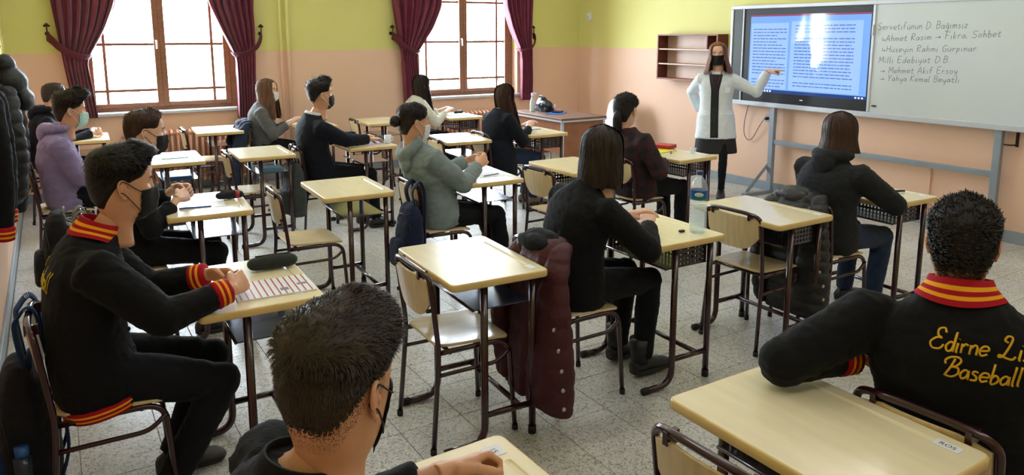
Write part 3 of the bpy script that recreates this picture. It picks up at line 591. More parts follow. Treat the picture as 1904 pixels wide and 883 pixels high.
# key: (x, y, rot, desk label tail, chair label tail)
DESKS = {
 'D1': (1.57, 1.08, 0.2, 'with a ROS sticker, nearest, touched by the lettered jacket', 'with empty seat at the nearest desk with the ROS sticker'),
 'D2': (0.655, 1.155, 1.5, 'with a 15 sticker under the short haired boy in front', 'of the short haired boy at the front bottom'),
 'DS3': (2.56, 0.98, 0, 'before the boy in the lettered jacket', 'behind the lettered jacket, touching the nearest desk'),
 'DX': (3.62, 1.02, 0, 'out of frame beyond the boy in the lettered jacket', 'whose hoop peeks in at the right picture edge'),
 'D3': (0.60, 2.97, -1.6, 'under the red striped notebook', 'with the blue strapped backpack on its back'),
 'D4': (1.50, 2.79, -2.9, 'empty, shining with window light before the maroon coat', 'with empty seat pushed under the shining desk in the middle'),
 'D5': (2.54, 2.78, -0.8, 'under the large water bottle', 'under the maroon coat, with the girl in black'),
 'D6': (3.33, 2.74, -0.1, 'empty, right of the water bottle', 'with empty seat right of the water bottle'),
 'D7': (4.29, 2.71, -2.5, 'of the bob haired girl below the whiteboard', 'of the bob haired girl, under a black puffer jacket'),
 'D8': (1.57, 4.59, -2.4, 'empty, left of the navy bag and grey hoodie', 'with empty seat left of the grey hoodie student'),
 'D9': (0.71, 4.56, -3.7, 'under a blue notebook and a red and black pencil case', 'of the boy behind the striped collar jacket'),
 'D10': (2.49, 4.52, -3.7, 'under the hands of the grey hoodie student', 'of the grey hoodie student, with a navy bag'),
 'D11': (3.31, 4.47, 0.0, 'empty, right behind the plaid shirt girl', 'with empty seat left of the girl in plaid'),
 'D12': (4.30, 4.48, 3.0, 'under a yellow notebook before the teacher', 'under the girl in the plaid shirt'),
 'D13': (1.46, 6.39, -2.1, 'empty, behind the boy in the black sweater', 'with empty seat behind the black sweater boy'),
 'D14': (0.77, 6.45, -2, 'with a blue book in its tray, right of the dark hoodie boy', 'of the lilac hoodie boy, with a black bag'),
 'D15': (1.44, 8.18, -3.3, 'empty and pale, standing before the radiator', 'with empty seat by the radiator of the first window'),
 'D16': (2.36, 6.42, -1, 'with papers under the hands of the black sweater boy', 'under the boy in the black sweater'),
 'D17': (3.26, 6.27, -5, 'empty, white with window light, behind the long haired girl', 'with empty seat at the white shining desk'),
 'D18': (4.14, 6.30, -1, 'of the long haired girl beside the teacher table', 'of the long haired girl in the dark coat'),
 'D19': (4.16, 8.06, -2, 'with a turquoise notebook by the far radiator', 'under the girl in the white sweater'),
 'D20': (3.16, 8.02, -1, 'empty, along the peach wall behind the white sweater girl', 'with empty seat along the peach wall between the windows'),
 'D21': (0.22, 8.20, -2, 'of the boy in the black hoodie in the back corner', 'of the boy in the back corner'),
 'D22': (2.40, 8.14, -1, 'of the girl with the white mask and grey sweater', 'with a denim jacket, of the grey sweater girl'),
}
CHP = {'D1': (1.42, 1.11, 2), 'D2': (0.33, 1.15, 0), 'DS3': (2.03, 0.97, 3), 'DX': (3.18, 1.04, 0), 'D3': (0.09, 2.94, -2), 'D4': (1.43, 2.78, -2), 'D5': (2.04, 2.78, 0), 'D6': (3.31, 2.75, 3), 'D7': (3.86, 2.71, 0),
 'D8': (1.32, 4.60, -2), 'D9': (0.30, 4.56, 0), 'D10': (2.15, 4.44, -3), 'D11': (3.12, 4.38, 2), 'D12': (3.90, 4.46, 3), 'D13': (1.38, 6.33, -2), 'D14': (0.03, 6.42, 0), 'D15': (1.32, 8.18, -2), 'D16': (1.95, 6.37, -2),
 'D17': (3.17, 6.14, -3), 'D18': (3.72, 6.30, 0), 'D19': (3.70, 8.06, 0), 'D20': (3.08, 8.03, -5), 'D21': (-0.03, 8.15, 0), 'D22': (1.93, 8.14, 0)}
DOBJ, COBJ = {}, {}
for k, (x, y, a, tail, ctail) in DESKS.items():
    DOBJ[k] = place(desk1 if k in PERF else desk0, 2 if k in PERF else 0, x, y, a, 'cream school desk '+tail, 'desk', 'school desks in rows')
    cx, cy, ca = CHP[k]; COBJ[k] = place(chair0, 1, cx, cy, ca, 'plywood school chair '+ctail, 'chair', 'school chairs in rows')
def sticker(dk, lx, ly, rz, txt, w_=0.05, h_=0.032):
    s = MB().box(-w_/2, w_/2, -h_/2, h_/2, 0.0004, 0.0012).build('number_sticker', M_PAPER, DOBJ[dk]); s.location = (lx, ly, DH); s.rotation_euler = (0, 0, rz)
    if txt:
        me = text_mesh(txt, 0.021); me.materials.append(M_INK); t = bpy.data.objects.new('sticker_print', me); COL.objects.link(t); t.parent = s; t.location = (0, 0, 0.0016)
    return s
sticker('D2', 0.165, 0.245, -PI/2, '15', 0.046, 0.046); sticker('D1', 0.172, -0.228, -PI/2, 'ROS', 0.062, 0.032)
sticker('D4', 0.17, -0.235, -PI/2, '', 0.055, 0.03); sticker('D3', 0.14, -0.22, -PI/2, '15', 0.05, 0.034); sticker('D6', 0.165, -0.24, -PI/2, '', 0.05, 0.03); sticker('D7', 0.165, -0.24, -PI/2, '', 0.05, 0.03)
# ------------------------------------------------------------------ teacher's table
TT = empty('teacher_table', (5.46, 7.78, 0)); tag(TT, 'brown wooden teacher table with grey steel legs in the corner', 'table'); TZ = 0.725
tb = MB().box(-0.34, 0.34, -0.60, 0.60, TZ-0.025, TZ).build('tabletop', mat('table_top_brown', rgb(120, 92, 78), 0.4, var=0.1), TT, bevel=0.003)
MB().box(-0.343, 0.343, -0.603, 0.603, TZ-0.045, TZ-0.0255).build('steel_rim', M_ALU, TT)
for sx in (-1, 1):
    for sy in (-1, 1): MB().box(sx*0.31-0.015, sx*0.31+0.015, sy*0.57-0.015, sy*0.57+0.015, 0, TZ-0.045).build('leg', M_ALU, TT)
MB().box(-0.295, 0.295, -0.58, -0.565, 0.12, TZ-0.05).build('side_panel', M_WOODT, TT); MB().box(-0.32, -0.305, -0.555, 0.555, 0.30, TZ-0.05).build('modesty_panel', M_WOODT, TT)
MB().box(-0.295, 0.295, 0.565, 0.58, 0.12, TZ-0.05).build('side_panel', M_WOODT, TT)
# white plastic chair behind it
wc = empty('plastic_chair', (6.22, 7.72, 0), PI); tag(wc, 'white plastic chair with rounded back behind the teacher table', 'chair')
o = rrect(0.40, 0.42, 0.06, 5); MB().loft([np.column_stack([o*s, np.full(len(o), z)]) for s, z in ((0.97, 0.435), (1, 0.44), (1, 0.455), (0.97, 0.46))]).build('seat', M_WPL, wc, smooth=False)
o = rrect(0.42, 0.40, 0.11, 7); bk_ = [np.array([(-0.20-0.05*(q[1]/0.2)+dx+0.10*q[0]**2*2, q[0]*sc, 0.66+q[1]*sc) for q in o]) for dx, sc in ((-0.012, 0.97), (-0.01, 1), (0.01, 1), (0.012, 0.97))]
MB().loft(bk_).build('backrest', M_WPL, wc, smooth=False)
for sx, sy in ((-1, -1), (-1, 1), (1, -1), (1, 1)): MB().tube([(sx*0.15, sy*0.16, 0.44), (sx*0.20, sy*0.20, 0)], [0.018, 0.014], 10).build('leg', M_WPL, wc, smooth=True)
# ================================================================== PEOPLE
def nrm(v): v = np.asarray(v, float); return v/max(np.linalg.norm(v), 1e-9)
A3 = lambda *p: np.array(p, float)
HT = np.array([  # z, front, back, half width
 (-.215, .030, -.082, .066), (-.17, .026, -.074, .057), (-.135, .028, -.070, .055), (-.121, .050, -.070, .056), (-.112, .080, -.070, .058), (-.095, .091, -.074, .062), (-.065, .092, -.084, .068), (-.035, .090, -.094, .073),
 (.0, .089, -.100, .076), (.03, .094, -.103, .0775), (.055, .092, -.101, .076), (.075, .084, -.094, .069), (.092, .069, -.080, .057), (.104, .050, -.060, .042), (.112, .028, -.035, .024), (.1165, .006, -.008, .006)])
def hs(z, t, off=0.0, narrow=1.0):
    """head surface: height z and angle t from the front (radians); off = distance outwards"""
    z = np.asarray(z, float); t = np.asarray(t, float); z, t = np.broadcast_arrays(z, t)
    f = np.interp(z, HT[:, 0], HT[:, 1]); b = np.interp(z, HT[:, 0], HT[:, 2]); w = np.interp(z, HT[:, 0], HT[:, 3])
    c, s = np.cos(t), np.sin(t); e = 2/2.25
    x = np.where(c > 0, f, -b)*np.sign(c)*np.abs(c)**e; y = w*np.sign(s)*np.abs(s)**e*narrow
    jaw = np.clip((-.02-z)/.09, 0, 1)*np.clip(c, 0, 1); y = y*(1-0.22*jaw)
    n = np.stack([(x+.005)/.097**2, y/.077**2, np.clip(z, 0, 1)/.116**2+0*z], -1); n /= np.maximum(np.linalg.norm(n, axis=-1, keepdims=True), 1e-9)
    return np.stack([x, y, z+0*x], -1)+n*np.asarray(off)[..., None] if np.ndim(off) else np.stack([x, y, z+0*x], -1)+n*off
def head_mesh(mb, fem=False, m_skin=0, m_lip=1, m_eye=2, m_iris=3, m_brow=4):
    zz = np.concatenate([np.linspace(-.215, -.13, 6), np.linspace(-.122, .085, 40), .1165-.0315*(1-np.linspace(0, 1, 10)[1:])**1.8])
    k = 64; tt = np.linspace(-1, 1, k, endpoint=False); tt = PI*np.sign(tt)*np.abs(tt)**1.35
    rows = []
    for z in zz:
        p = hs(np.full(k, z), tt); y = p[:, 1]; fr = (np.cos(tt) > 0)
        nose = .021*np.exp(-(y/.0105)**2)*np.interp(z, [-.05, -.043, -.034, -.02, .0, .018, .03], [0, .25, 1, .82, .5, .18, 0])+.007*np.exp(-((np.abs(y)-.011)/.006)**2)*np.exp(-((z+.036)/.008)**2)
        eye = -.010*np.exp(-((np.abs(y)-.031)/.014)**2-((z-.006)/.011)**2)
        brow = .004*np.exp(-((np.abs(y)-.028)/.02)**2-((z-.026)/.008)**2)
        lip = .005*np.exp(-(y/.018)**2)*(np.exp(-((z+.062)/.005)**2)+np.exp(-((z+.074)/.005)**2))-.003*np.exp(-(y/.02)**2-((z+.068)/.0025)**2)
        chin = .004*np.exp(-(y/.018)**2-((z+.1)/.012)**2)
        cheek = .003*np.exp(-((np.abs(y)-.042)/.018)**2-((z+.025)/.02)**2)
        p[:, 0] += np.where(fr, nose+eye+brow+lip+chin+cheek, 0); rows.append(p)
    mb.loft(rows, m_skin, cap=True)
    for s in (-1, 1):
        mb.ball((.0650, s*.0315, .0065), .0122, n=14, k=10, m=m_eye); mb.ball((.0722, s*.0315, .0065), .0060, .0056, .0056, n=12, k=8, m=m_iris)
        a = [( .0770-.005*q*q-.003*q, s*(.0315+q*.0155), .0105+.0035*(1-q*q)) for q in np.linspace(-1, 1, 7)]
        mb.tube(a, .0022, 6, m=m_skin); mb.tube([(x+.0012, y, z-.0022) for x, y, z in a], .0009, 5, m=m_brow)
        br = [(.0935-.012*max(0, q)**2-.002*abs(q), s*(.030+q*.020), .0255+.004*(1-q*q)) for q in np.linspace(-1, 1, 8)]
        mb.tube(br, [.0022, .003, .0034, .0034, .0032, .003, .0024, .0014] if not fem else .0018, 6, m=m_brow, ry=.0018)
        # ear: rim and inner bowl
        R = Matrix.Rotation(s*math.radians(-22), 4, 'Z') @ Matrix.Rotation(math.radians(-8), 4, 'Y')
        c = A3(-.012, s*.0815, -.004); ring = []
        for a_ in np.linspace(0, 2*PI, 22):
            q = A3(math.cos(a_)*.0165*(1+.2*math.sin(a_)), 0, math.sin(a_)*.030); q = np.array(R.to_3x3()) @ q; ring.append(c+q)
        mb.tube(ring, .0042, 8, m=m_skin); mb.ball(c, .015, .005, .027, n=14, k=8, m=m_skin, M=R)
        mb.ball(c+A3(.006, s*.002, -.001), .0055, .005, .010, n=10, k=6, m=m_skin, M=R); mb.ball(c+A3(.004, 0, -.031), .007, .0045, .008, n=10, k=6, m=m_skin, M=R)
    return mb
def rotm(yaw, pitch=0, roll=0):
    return np.array((Matrix.Rotation(yaw, 3, 'Z') @ Matrix.Rotation(pitch, 3, 'Y') @ Matrix.Rotation(roll, 3, 'X')))
def xform(mb, R, T):
    V = np.array(mb.v) @ R.T+np.asarray(T); mb.v = [tuple(v) for v in V]; return mb
def merge(a, b): 
    o = len(a.v); a.v += b.v; a.uv += b.uv; a.f += [tuple(i+o for i in f) for f in b.f]; a.m += b.m; return a
def remesh(mb, voxel, it=3, wr=0.0, seed=0, wscale=70, quilt=None, keepz=None):
    """fuse overlapping closed pieces into one skin; returns an MB"""
    o = mb.build('tmp', []); bake(o, [('REMESH', dict(mode='VOXEL', voxel_size=voxel, use_smooth_shade=True))]+([('SMOOTH', dict(factor=0.5, iterations=it))] if it else []))
    me = o.data; n = len(me.vertices); P = np.zeros(n*3, np.float32); me.vertices.foreach_get('co', P); P = P.reshape(-1, 3).astype(float)
    if wr or quilt:
        N = np.zeros(n*3, np.float32); me.vertices.foreach_get('normal', N); N = N.reshape(-1, 3)
        d = np.zeros(n)
        if wr:
            f = sinnoise(P*A3(1, 1, 1.5), wscale, seed, 2); f2 = sinnoise(P*A3(.6, .6, 1.6), wscale*0.4, seed+9, 1)
            d += wr*(1-np.abs(f)*2)*0.6+wr*f2*0.8
        if quilt is not None: d += quilt(P)
        P = P+N*d[:, None]
    r = MB(); r.v = [tuple(p) for p in P]; r.uv = [(0, 0)]*n
    r.f = [tuple(p.vertices) for p in me.polygons]; r.m = [0]*len(r.f)
    bpy.data.objects.remove(o); bpy.data.meshes.remove(me); return r
def ik(S, Wt, a, b, pole):
    S, Wt = A3(*S), A3(*Wt); D = Wt-S; d = np.linalg.norm(D); d2 = min(d, (a+b)*0.995); u = D/d; Wt = S+u*d2
    x = (a*a-b*b+d2*d2)/(2*d2); h = math.sqrt(max(a*a-x*x, 1e-6)); p = A3(*pole); p = p-u*np.dot(p, u); p = nrm(p)
    return S+u*x+p*h, Wt
def bez(H, M, N, t): t = np.asarray(t)[..., None]; return (1-t)**2*H+2*t*(1-t)*M+t*t*N
def hand(mb, side, W_, dirv, palm, curl=(0.35, 0.5, 0.4), spread=0.10, thumb=(0.5, 0.55), sc=1.0, vox=0.0038, point=False, m=0):
    """five-fingered hand; W_ wrist, dirv finger direction, palm = palm normal; side +1 left, -1 right"""
    h = MB(); sy = side   # built as a right hand with the thumb at +y, mirrored for the left
    a = np.arange(14)*2*PI/14; rings = []
    for x, w_, t_, z in ((-.035, .026, .020, 0), (-.01, .027, .019, 0), (.02, .034, .018, -.002), (.05, .040, .016, -.002), (.078, .041, .0135, 0), (.094, .038, .010, 0)):
        rings.append(np.stack([np.full(14, x), np.cos(a)*w_, np.sin(a)*t_+z], 1))
    h.loft(rings)
    for i, (by, L, r0) in enumerate(((.030, .072, .0088), (.0105, .080, .0090), (-.0095, .075, .0086), (-.0285, .058, .0076))):
        ang = spread*(1.5-i)*0.55; c = curl if not (point and i == 0) else (0.02, 0.05, 0.05)
        if point and i > 0: c = (1.1, 1.5, 0.9)
        c = [q*(1+0.08*i) for q in c]; p = A3(.088, by, .001); pts = [p-A3(.02, 0, 0), p]; th = 0.0
        for seg, cc in zip((.46, .30, .24), c):
            th += cc; p = p+L*seg*A3(math.cos(th)*math.cos(ang), math.sin(ang)*math.cos(th), -math.sin(th)); pts.append(p)
        h.tube(pts, [r0*1.05, r0*1.08, r0*1.0, r0*0.92, r0*0.78], 10, round_caps=True, up=(0, 1, 0))
    ta, tb = thumb; p = A3(.012, .024, -.006); d1 = nrm(A3(math.cos(ta), math.sin(ta), -0.35)); d2 = nrm(A3(math.cos(ta-tb), math.sin(ta-tb), -0.45)); d3 = nrm(A3(math.cos(ta-tb*1.5), math.sin(ta-tb*1.5), -0.5))
    h.tube([p, p+d1*.042, p+d1*.042+d2*.032, p+d1*.042+d2*.032+d3*.026], [.015, .0115, .0102, .0085], 10, round_caps=True)
    h = remesh(h, vox, 2)
    V = np.array(h.v)*sc
    if sy > 0: V[:, 1] *= -1; h.f = [f[::-1] for f in h.f]
    X = nrm(dirv); Z = -A3(*palm); Z = nrm(Z-X*np.dot(Z, X)); Y = np.cross(Z, X); V = V @ np.stack([X, Y, Z])+A3(*W_)
    h.v = [tuple(v) for v in V]; h.m = [m]*len(h.f); return merge(mb, h)
def ribbon(mb, pts, w_, nrmv, m=0):
    """flat tapered strand"""
    P = np.asarray(pts); k = len(P); T = np.gradient(P, axis=0); S = np.cross(T, nrmv); S /= np.maximum(np.linalg.norm(S, axis=1), 1e-9)[:, None]
    ww = w_*np.array([1.0]+[1.0-0.15*i/(k-1) for i in range(1, k-1)]+[0.15])[:, None]*0.5
    V = np.empty((2*k, 3)); V[0::2] = P-S*ww; V[1::2] = P+S*ww
    mb.add(V, [(2*i, 2*i+1, 2*i+3, 2*i+2) for i in range(k-1)], m)
def zhair(t, front=.078, side=.022, back=-.085):
    c = np.cos(t); a = np.abs(t)
    return np.where(a < 1.0, front+(0.035-front)*np.clip((a-.55)/.45, 0, 1)**2, np.where(a < 1.45, .035+(side-.035)*(a-1.0)/.45, np.where(a < 1.75, side-.004, side+(back-side)*np.clip((a-1.75)/.75, 0, 1)**0.8)))
def hair_short(seed, top=.030, sidet=.007, back=-.085, quiff=.012, curl=0.0, n=2600, L=.030, w_=.0035, fade=True, front=.078, lift=0.55, fwd=0.4, side=.022, rnd=1.0):
    mb = MB(); rg = np.random.default_rng(seed); K, Nt = 22, 60; tt = np.linspace(-PI, PI, Nt, endpoint=False)
    def thick(z, t, ph):
        topw = np.clip((z-.045)/.045, 0, 1); topw = topw*topw*(3-2*topw)
        th = sidet+(top-sidet)*topw; th = th+quiff*np.clip(np.cos(t), 0, 1)**2*np.clip((z-.05)/.03, 0, 1)
        return th*np.clip((1-ph)/(0.25 if fade else .08), 0.04, 1)
    def P(t, ph, extra=0.0, mul=1.0):
        zh = zhair(t, front, side, back); z = zh+(.1160-zh)*np.cos(np.minimum(ph, 1)*PI/2)-np.clip(ph-1, 0, 1)*.10; th = thick(z, t, np.minimum(ph, 1)); 
        p = hs(z, t, th*mul+extra); return p, z, th
    rows = []
    for k in range(K+1):
        ph = np.full(Nt, 0.02+0.98*k/K)*np.where(fade & (np.abs(tt) > 1.3), .90, 1.0); p, z, th = P(tt, ph)
        p = p+(sinnoise(p, 160, seed, 2)*th*0.16)[:, None]*nrm(A3(.2, .0, .5)); rows.append(p)
    mb.loft(rows[::-1], 0, cap=True)
    t = rg.uniform(-PI, PI, n); ph = np.arccos(rg.uniform(0.03, 1, n))/(PI/2)
    if fade:
        k_ = n//3; t[:k_] = rg.choice([-1, 1], k_)*rg.uniform(1.35, PI, k_); ph[:k_] = .80+.42*rg.uniform(0, 1, k_)**1.5
    p0, z, th = P(t, ph, mul=0.96); out = p0-A3(-.005, 0, -.01); out /= np.linalg.norm(out, axis=1)[:, None]
    down = np.stack([out[:, 0]*out[:, 2], out[:, 1]*out[:, 2], -(out[:, 0]**2+out[:, 1]**2)], 1); down /= np.maximum(np.linalg.norm(down, axis=1), 1e-6)[:, None]
    # comb field: forward on top, down on the sides and back
    topw = np.clip((z-.05)/.05, 0, 1)[:, None]; dirn = down*(1-topw)+topw*(A3(fwd, 0, 0.15)+rg.normal(0, .25*rnd, (n, 3)))
    dirn = dirn-out*np.minimum(0, (dirn*out).sum(1))[:, None]; dirn /= np.maximum(np.linalg.norm(dirn, axis=1), 1e-6)[:, None]; dirn = dirn+out*(lift*topw*0.8+0.16)+rg.normal(0, .16*rnd, (n, 3)); dirn /= np.linalg.norm(dirn, axis=1)[:, None]
    fadew = np.clip((1-ph)/0.3, 0.15, 1)
    for i in range(n):
        l = L*(0.45+0.55*topw[i, 0])*rg.uniform(.6, 1.15)*fadew[i]; 
        if curl:
            e1 = np.cross(dirn[i], out[i]); r_ = .0065*rg.uniform(.7, 1.3); a0 = rg.uniform(0, 6.28); pts = [p0[i]+out[i]*.004*q+dirn[i]*l*q*0.45+r_*(math.cos(a0+q*5.5)*e1+math.sin(a0+q*5.5)*out[i])*min(1, q*3) for q in np.linspace(0, 1, 7)]
        else:
            pts = [p0[i]-out[i]*.002, p0[i]+dirn[i]*l*.5+out[i]*.002*topw[i, 0], p0[i]+dirn[i]*l-out[i]*.22*l*topw[i, 0]+down[i]*.15*l]
        ribbon(mb, pts, w_*rg.uniform(.7, 1.2)*(0.5 if ph[i] > .93 else 1), out[i])
    return mb
def hair_long(seed, length=.40, tmin=1.05, vol=.016, curlin=0.0, backslope=0.0, wave=.006, n=650, w_=.007, part=0.0, spread=0.0, front_len=None, inward=0.0, flat=0.0, rag=.07):
    """hair parted on top and hanging to 'length' below the head centre; drape leans with backslope (x per z)"""
    mb = MB(); rg = np.random.default_rng(seed)
    def path(t, ph):
        """ph 0 crown .. 1 end of strand"""
        t = np.asarray(t, float); ph = np.asarray(ph, float); t, ph = np.broadcast_arrays(t, ph); zl = -.03
        s = np.clip(ph/0.42, 0, 1); z1 = zl+(.1165-zl)*np.cos(s*PI/2); p = hs(z1, t, vol*(0.35+0.65*s))
        h = np.clip((ph-.42)/.58, 0, 1); ln = length if front_len is None else length+(front_len-length)*np.clip((1.9-np.abs(t))/.8, 0, 1)
        drop = h*(ln+zl)*(1+rag*np.sin(t*17+seed)*.5+rag*np.sin(t*7.3+2*seed)*.5); p = p+np.stack([backslope*drop*1.0-inward*h*h*np.cos(t), -inward*h*h*np.sin(t)+spread*h*np.sin(t)*.06, -drop], -1)
        p[..., 0] -= flat*h*np.clip(-np.cos(t), 0, 1)*-1.0
        return p
    Nt, K = 46, 30; tb = np.linspace(tmin, 2*PI-tmin, Nt); rows = []
    for k in range(K+1):
        ph = 0.02+0.98*k/K; o = path(tb, np.full(Nt, ph)); i_ = o*1.0; c = A3(-.02, 0, 0); v = (o-c)*A3(1, 1, 0); v /= np.maximum(np.linalg.norm(v, axis=1), 1e-6)[:, None]
        th = .006+.012*min(1, ph/.4); o = o+(wave*0.5*np.sin(tb*23+seed)+wave*.35*np.sin(tb*41+ph*5))[:, None]*v*min(1, ph*2); i_ = o-v*th
        rows.append(np.vstack([o, i_[::-1]]))
    mb.loft(rows, 0, cap=True)
    # crown cap in front of the curtain
    tf = np.linspace(-tmin-.15, tmin+.15, 18); rows = []
    for k in range(12):
        s = 0.02+0.98*k/11; zh = zhair(tf, .088, .03, -.05); z = zh+(.1165-zh)*np.cos(s*PI/2); rows.append(np.vstack([hs(z, tf, vol*(0.35+.4*(1-s))), hs(z, tf, -.003)[::-1]]))
    mb.loft(rows, 0, cap=True)
    for i in range(n):
        t = rg.uniform(tmin, 2*PI-tmin) if i > n*.12 else rg.choice([-1, 1])*rg.uniform(tmin-.12, tmin+.18); q0 = rg.uniform(0.0, .5) if rg.uniform() < .7 else rg.uniform(.35, .6)
        q = np.linspace(q0, rg.uniform(.93, 1.03), 12); wv = wave*rg.uniform(.4, 1.4)*np.sin(q*rg.uniform(6, 13)+rg.uniform(0, 6.28)); tt_ = t+wv/.09*1.2+.02*rg.normal()
        p = path(tt_, q); v = (p-A3(-.02, 0, 0))*A3(1, 1, .2); v /= np.linalg.norm(v, axis=1)[:, None]
        p = p+v*(rg.uniform(.001, .006)+abs(wv)[:, None]*.3); ribbon(mb, p, w_*rg.uniform(.6, 1.3), v.mean(0))
    return mb
def mask_mesh(R, T, color_m, loop_m, parent, big=1.0):
    """face mask: shell over nose, mouth and chin with ear loops"""
    mb = MB(); zz = np.linspace(-.124, -.014, 17); K = 25; rows = []
    for z in zz:
        q = (z+.124)/.11; ta = 1.08+0.30*math.sin(q*PI)*0-0.10*abs(q-.5)+(.10 if q < .3 else 0); t = np.linspace(-ta, ta, K); p = hs(np.full(K, max(z, -.118)), t, .006); y = p[:, 1]
        # tented over the nose tip
        lift = .0205*np.exp(-(y/.019)**2)*np.interp(z, [-.125, -.09, -.045, -.028, -.014], [.20, .6, 1.0, .95, .72])+.004*np.exp(-(y/.045)**2)
        p[:, 0] += lift*big; p[:, 2] = z; pl = .0012*math.sin(q*PI*7); p[:, 0] += pl; inn = p-A3(.004, 0, 0); rows.append(np.vstack([p, inn[::-1]]))
    mb.loft(rows, 0, cap=True); xform(mb, R, T); o = mb.build('face_mask', color_m, parent, smooth=True)
    for s in (-1, 1):
        for z0, z1 in ((-.022, .016), (-.100, -.026)):
            a = hs(z0, s*1.02, .008); pts = smoothpath([a, hs((z0*0.6+z1*0.4), s*1.30, .007), A3(-.010, s*.086, z1+.006), A3(-.026, s*.088, z1*.6), A3(-.030, s*.083, -.004)], 5); l = MB().tube(pts, .0017, 6); xform(l, R, T); l.build('ear_loop', loop_m, o, smooth=True)
    return o
SK = {}
def skin(name, c): 
    m = mat(name, c, 0.5, var=0.08, vscale=14, spec=0.35); p = m.node_tree.nodes['Principled BSDF']; p.inputs['Subsurface Weight'].default_value = 0.08; p.inputs['Subsurface Radius'].default_value = (0.012, 0.005, 0.003); p.inputs['Subsurface Scale'].default_value = 0.5; return m
SKIN_A = skin('skin_tan', rgb(214, 160, 128)); SKIN_B = skin('skin_fair', rgb(226, 180, 154)); LIP = mat('lips', rgb(176, 104, 92), 0.45); EYEW = mat('eye_white', rgb(228, 222, 214), 0.25); IRIS = mat('iris_brown', rgb(40, 24, 16), 0.2)
def hairm(name, c): return mat(name, c, 0.48, var=0.45, vscale=30, stretch=(1, 1, 0.25), spec=0.28, bump=0.3, bscale=180)
H_BLK = hairm('hair_black', rgb(30, 25, 23)); H_DBR = hairm('hair_dark_brown', rgb(44, 33, 27)); H_BR = hairm('hair_brown', rgb(66, 44, 34)); H_LBR = hairm('hair_light_brown', rgb(104, 74, 54)); H_S2 = hairm('hair_cropped_brown', rgb(52, 42, 34))
def cloth(name, c, rough=0.85, var=0.12, bump=0.25, bscale=220, sheen=0.10): return mat(name, c, rough, var=var, vscale=18, bump=bump, bscale=bscale, spec=0.2, sheen=sheen)
C_BLACK = cloth('black_knit', rgb(15, 16, 20), sheen=.04); C_JACKET = cloth('black_varsity_wool', rgb(13, 14, 17), sheen=.04); C_NAVY = cloth('navy_wool', rgb(17, 20, 31), sheen=.04); C_TROU = cloth('black_trousers', rgb(15, 17, 23), sheen=.04); C_JEAN = cloth('dark_jeans', rgb(38, 54, 80), var=0.2)
C_GREY = cloth('grey_green_fleece', rgb(126, 139, 140)); C_PURP = cloth('lilac_fleece', rgb(138, 124, 160)); C_DGREY = cloth('charcoal_fleece', rgb(33, 35, 38), sheen=.05); C_KNITG = cloth('grey_knit', rgb(92, 92, 92), var=0.2, bump=0.5, bscale=150); C_WHITE = cloth('white_knit', rgb(214, 212, 198)); C_LAB = cloth('white_lab_coat', rgb(222, 229, 232), var=0.04, bump=0.1)
C_SHOE = mat('dark_shoe', rgb(30, 28, 28), 0.5, var=0.1); C_SOLE = mat('shoe_sole', rgb(40, 38, 36), 0.7); C_TEE = cloth('white_tee', rgb(220, 220, 222)); C_KHAKI = cloth('khaki_trousers', rgb(122, 108, 92)); C_BOOT = mat('boot_leather', rgb(26, 27, 30), 0.45)
C_MBLK = cloth('mask_black', rgb(26, 26, 30), bump=0.1); C_MWHT = cloth('mask_white', rgb(228, 230, 232), bump=0.05); C_MGRN = cloth('mask_mint', rgb(176, 214, 206), bump=0.05)
RED, YEL = rgb(168, 18, 34), rgb(242, 166, 28)
M_RIB = stripe_mat('red_yellow_rib_knit', [(0, RED), (.30, YEL), (.46, RED), (.62, YEL), (.80, RED)], 1, 0, 1)
M_RIBC = stripe_mat('striped_collar_rib', [(0, RED), (.15, YEL), (.25, RED), (.36, YEL), (.46, RED)], 1, 0, 1)
M_RIBK = stripe_mat('striped_cuff_rib', [(0, RED), (.40, YEL), (.455, RED), (.53, YEL), (.59, RED)], 1, 0, 1)
def plaid():
    m = bpy.data.materials.new('dark_plaid'); m.use_nodes = True; nt = m.node_tree; N = nt.nodes; L = nt.links; p = N['Principled BSDF']; p.inputs['Roughness'].default_value = 0.85
    tc = N.new('ShaderNodeTexCoord'); out = []
    for ax, rot in (('X', (0, 0, 0.9)), ('Z', (0, 0, 0))):
        mp = N.new('ShaderNodeMapping'); mp.inputs['Rotation'].default_value = rot; L.new(tc.outputs['Object'], mp.inputs[0]); w = N.new('ShaderNodeTexWave'); w.wave_type = 'BANDS'; w.bands_direction = ax; w.inputs['Scale'].default_value = 3.0; w.inputs['Distortion'].default_value = 0.6; L.new(mp.outputs[0], w.inputs['Vector']); r = N.new('ShaderNodeValToRGB'); r.color_ramp.elements[0].position = .45; r.color_ramp.elements[1].position = .6; r.color_ramp.elements[0].color = (.006, .006, .009, 1); r.color_ramp.elements[1].color = (*rgb(58, 18, 26), 1); L.new(w.outputs['Fac'], r.inputs[0]); out.append(r)
    mx = N.new('ShaderNodeMix'); mx.data_type = 'RGBA'; mx.inputs[0].default_value = .5; L.new(out[0].outputs[0], mx.inputs[6]); L.new(out[1].outputs[0], mx.inputs[7]); L.new(mx.outputs[2], p.inputs['Base Color']); return m
C_PLAID = plaid()
TORSO = [(-.20, .172, .125), (-.08, .182, .140), (.04, .180, .138), (.2, .168, .125), (.38, .168, .122), (.55, .180, .126), (.70, .184, .122), (.81, .168, .104), (.885, .130, .086), (.945, .092, .073), (1.0, .066, .064)]
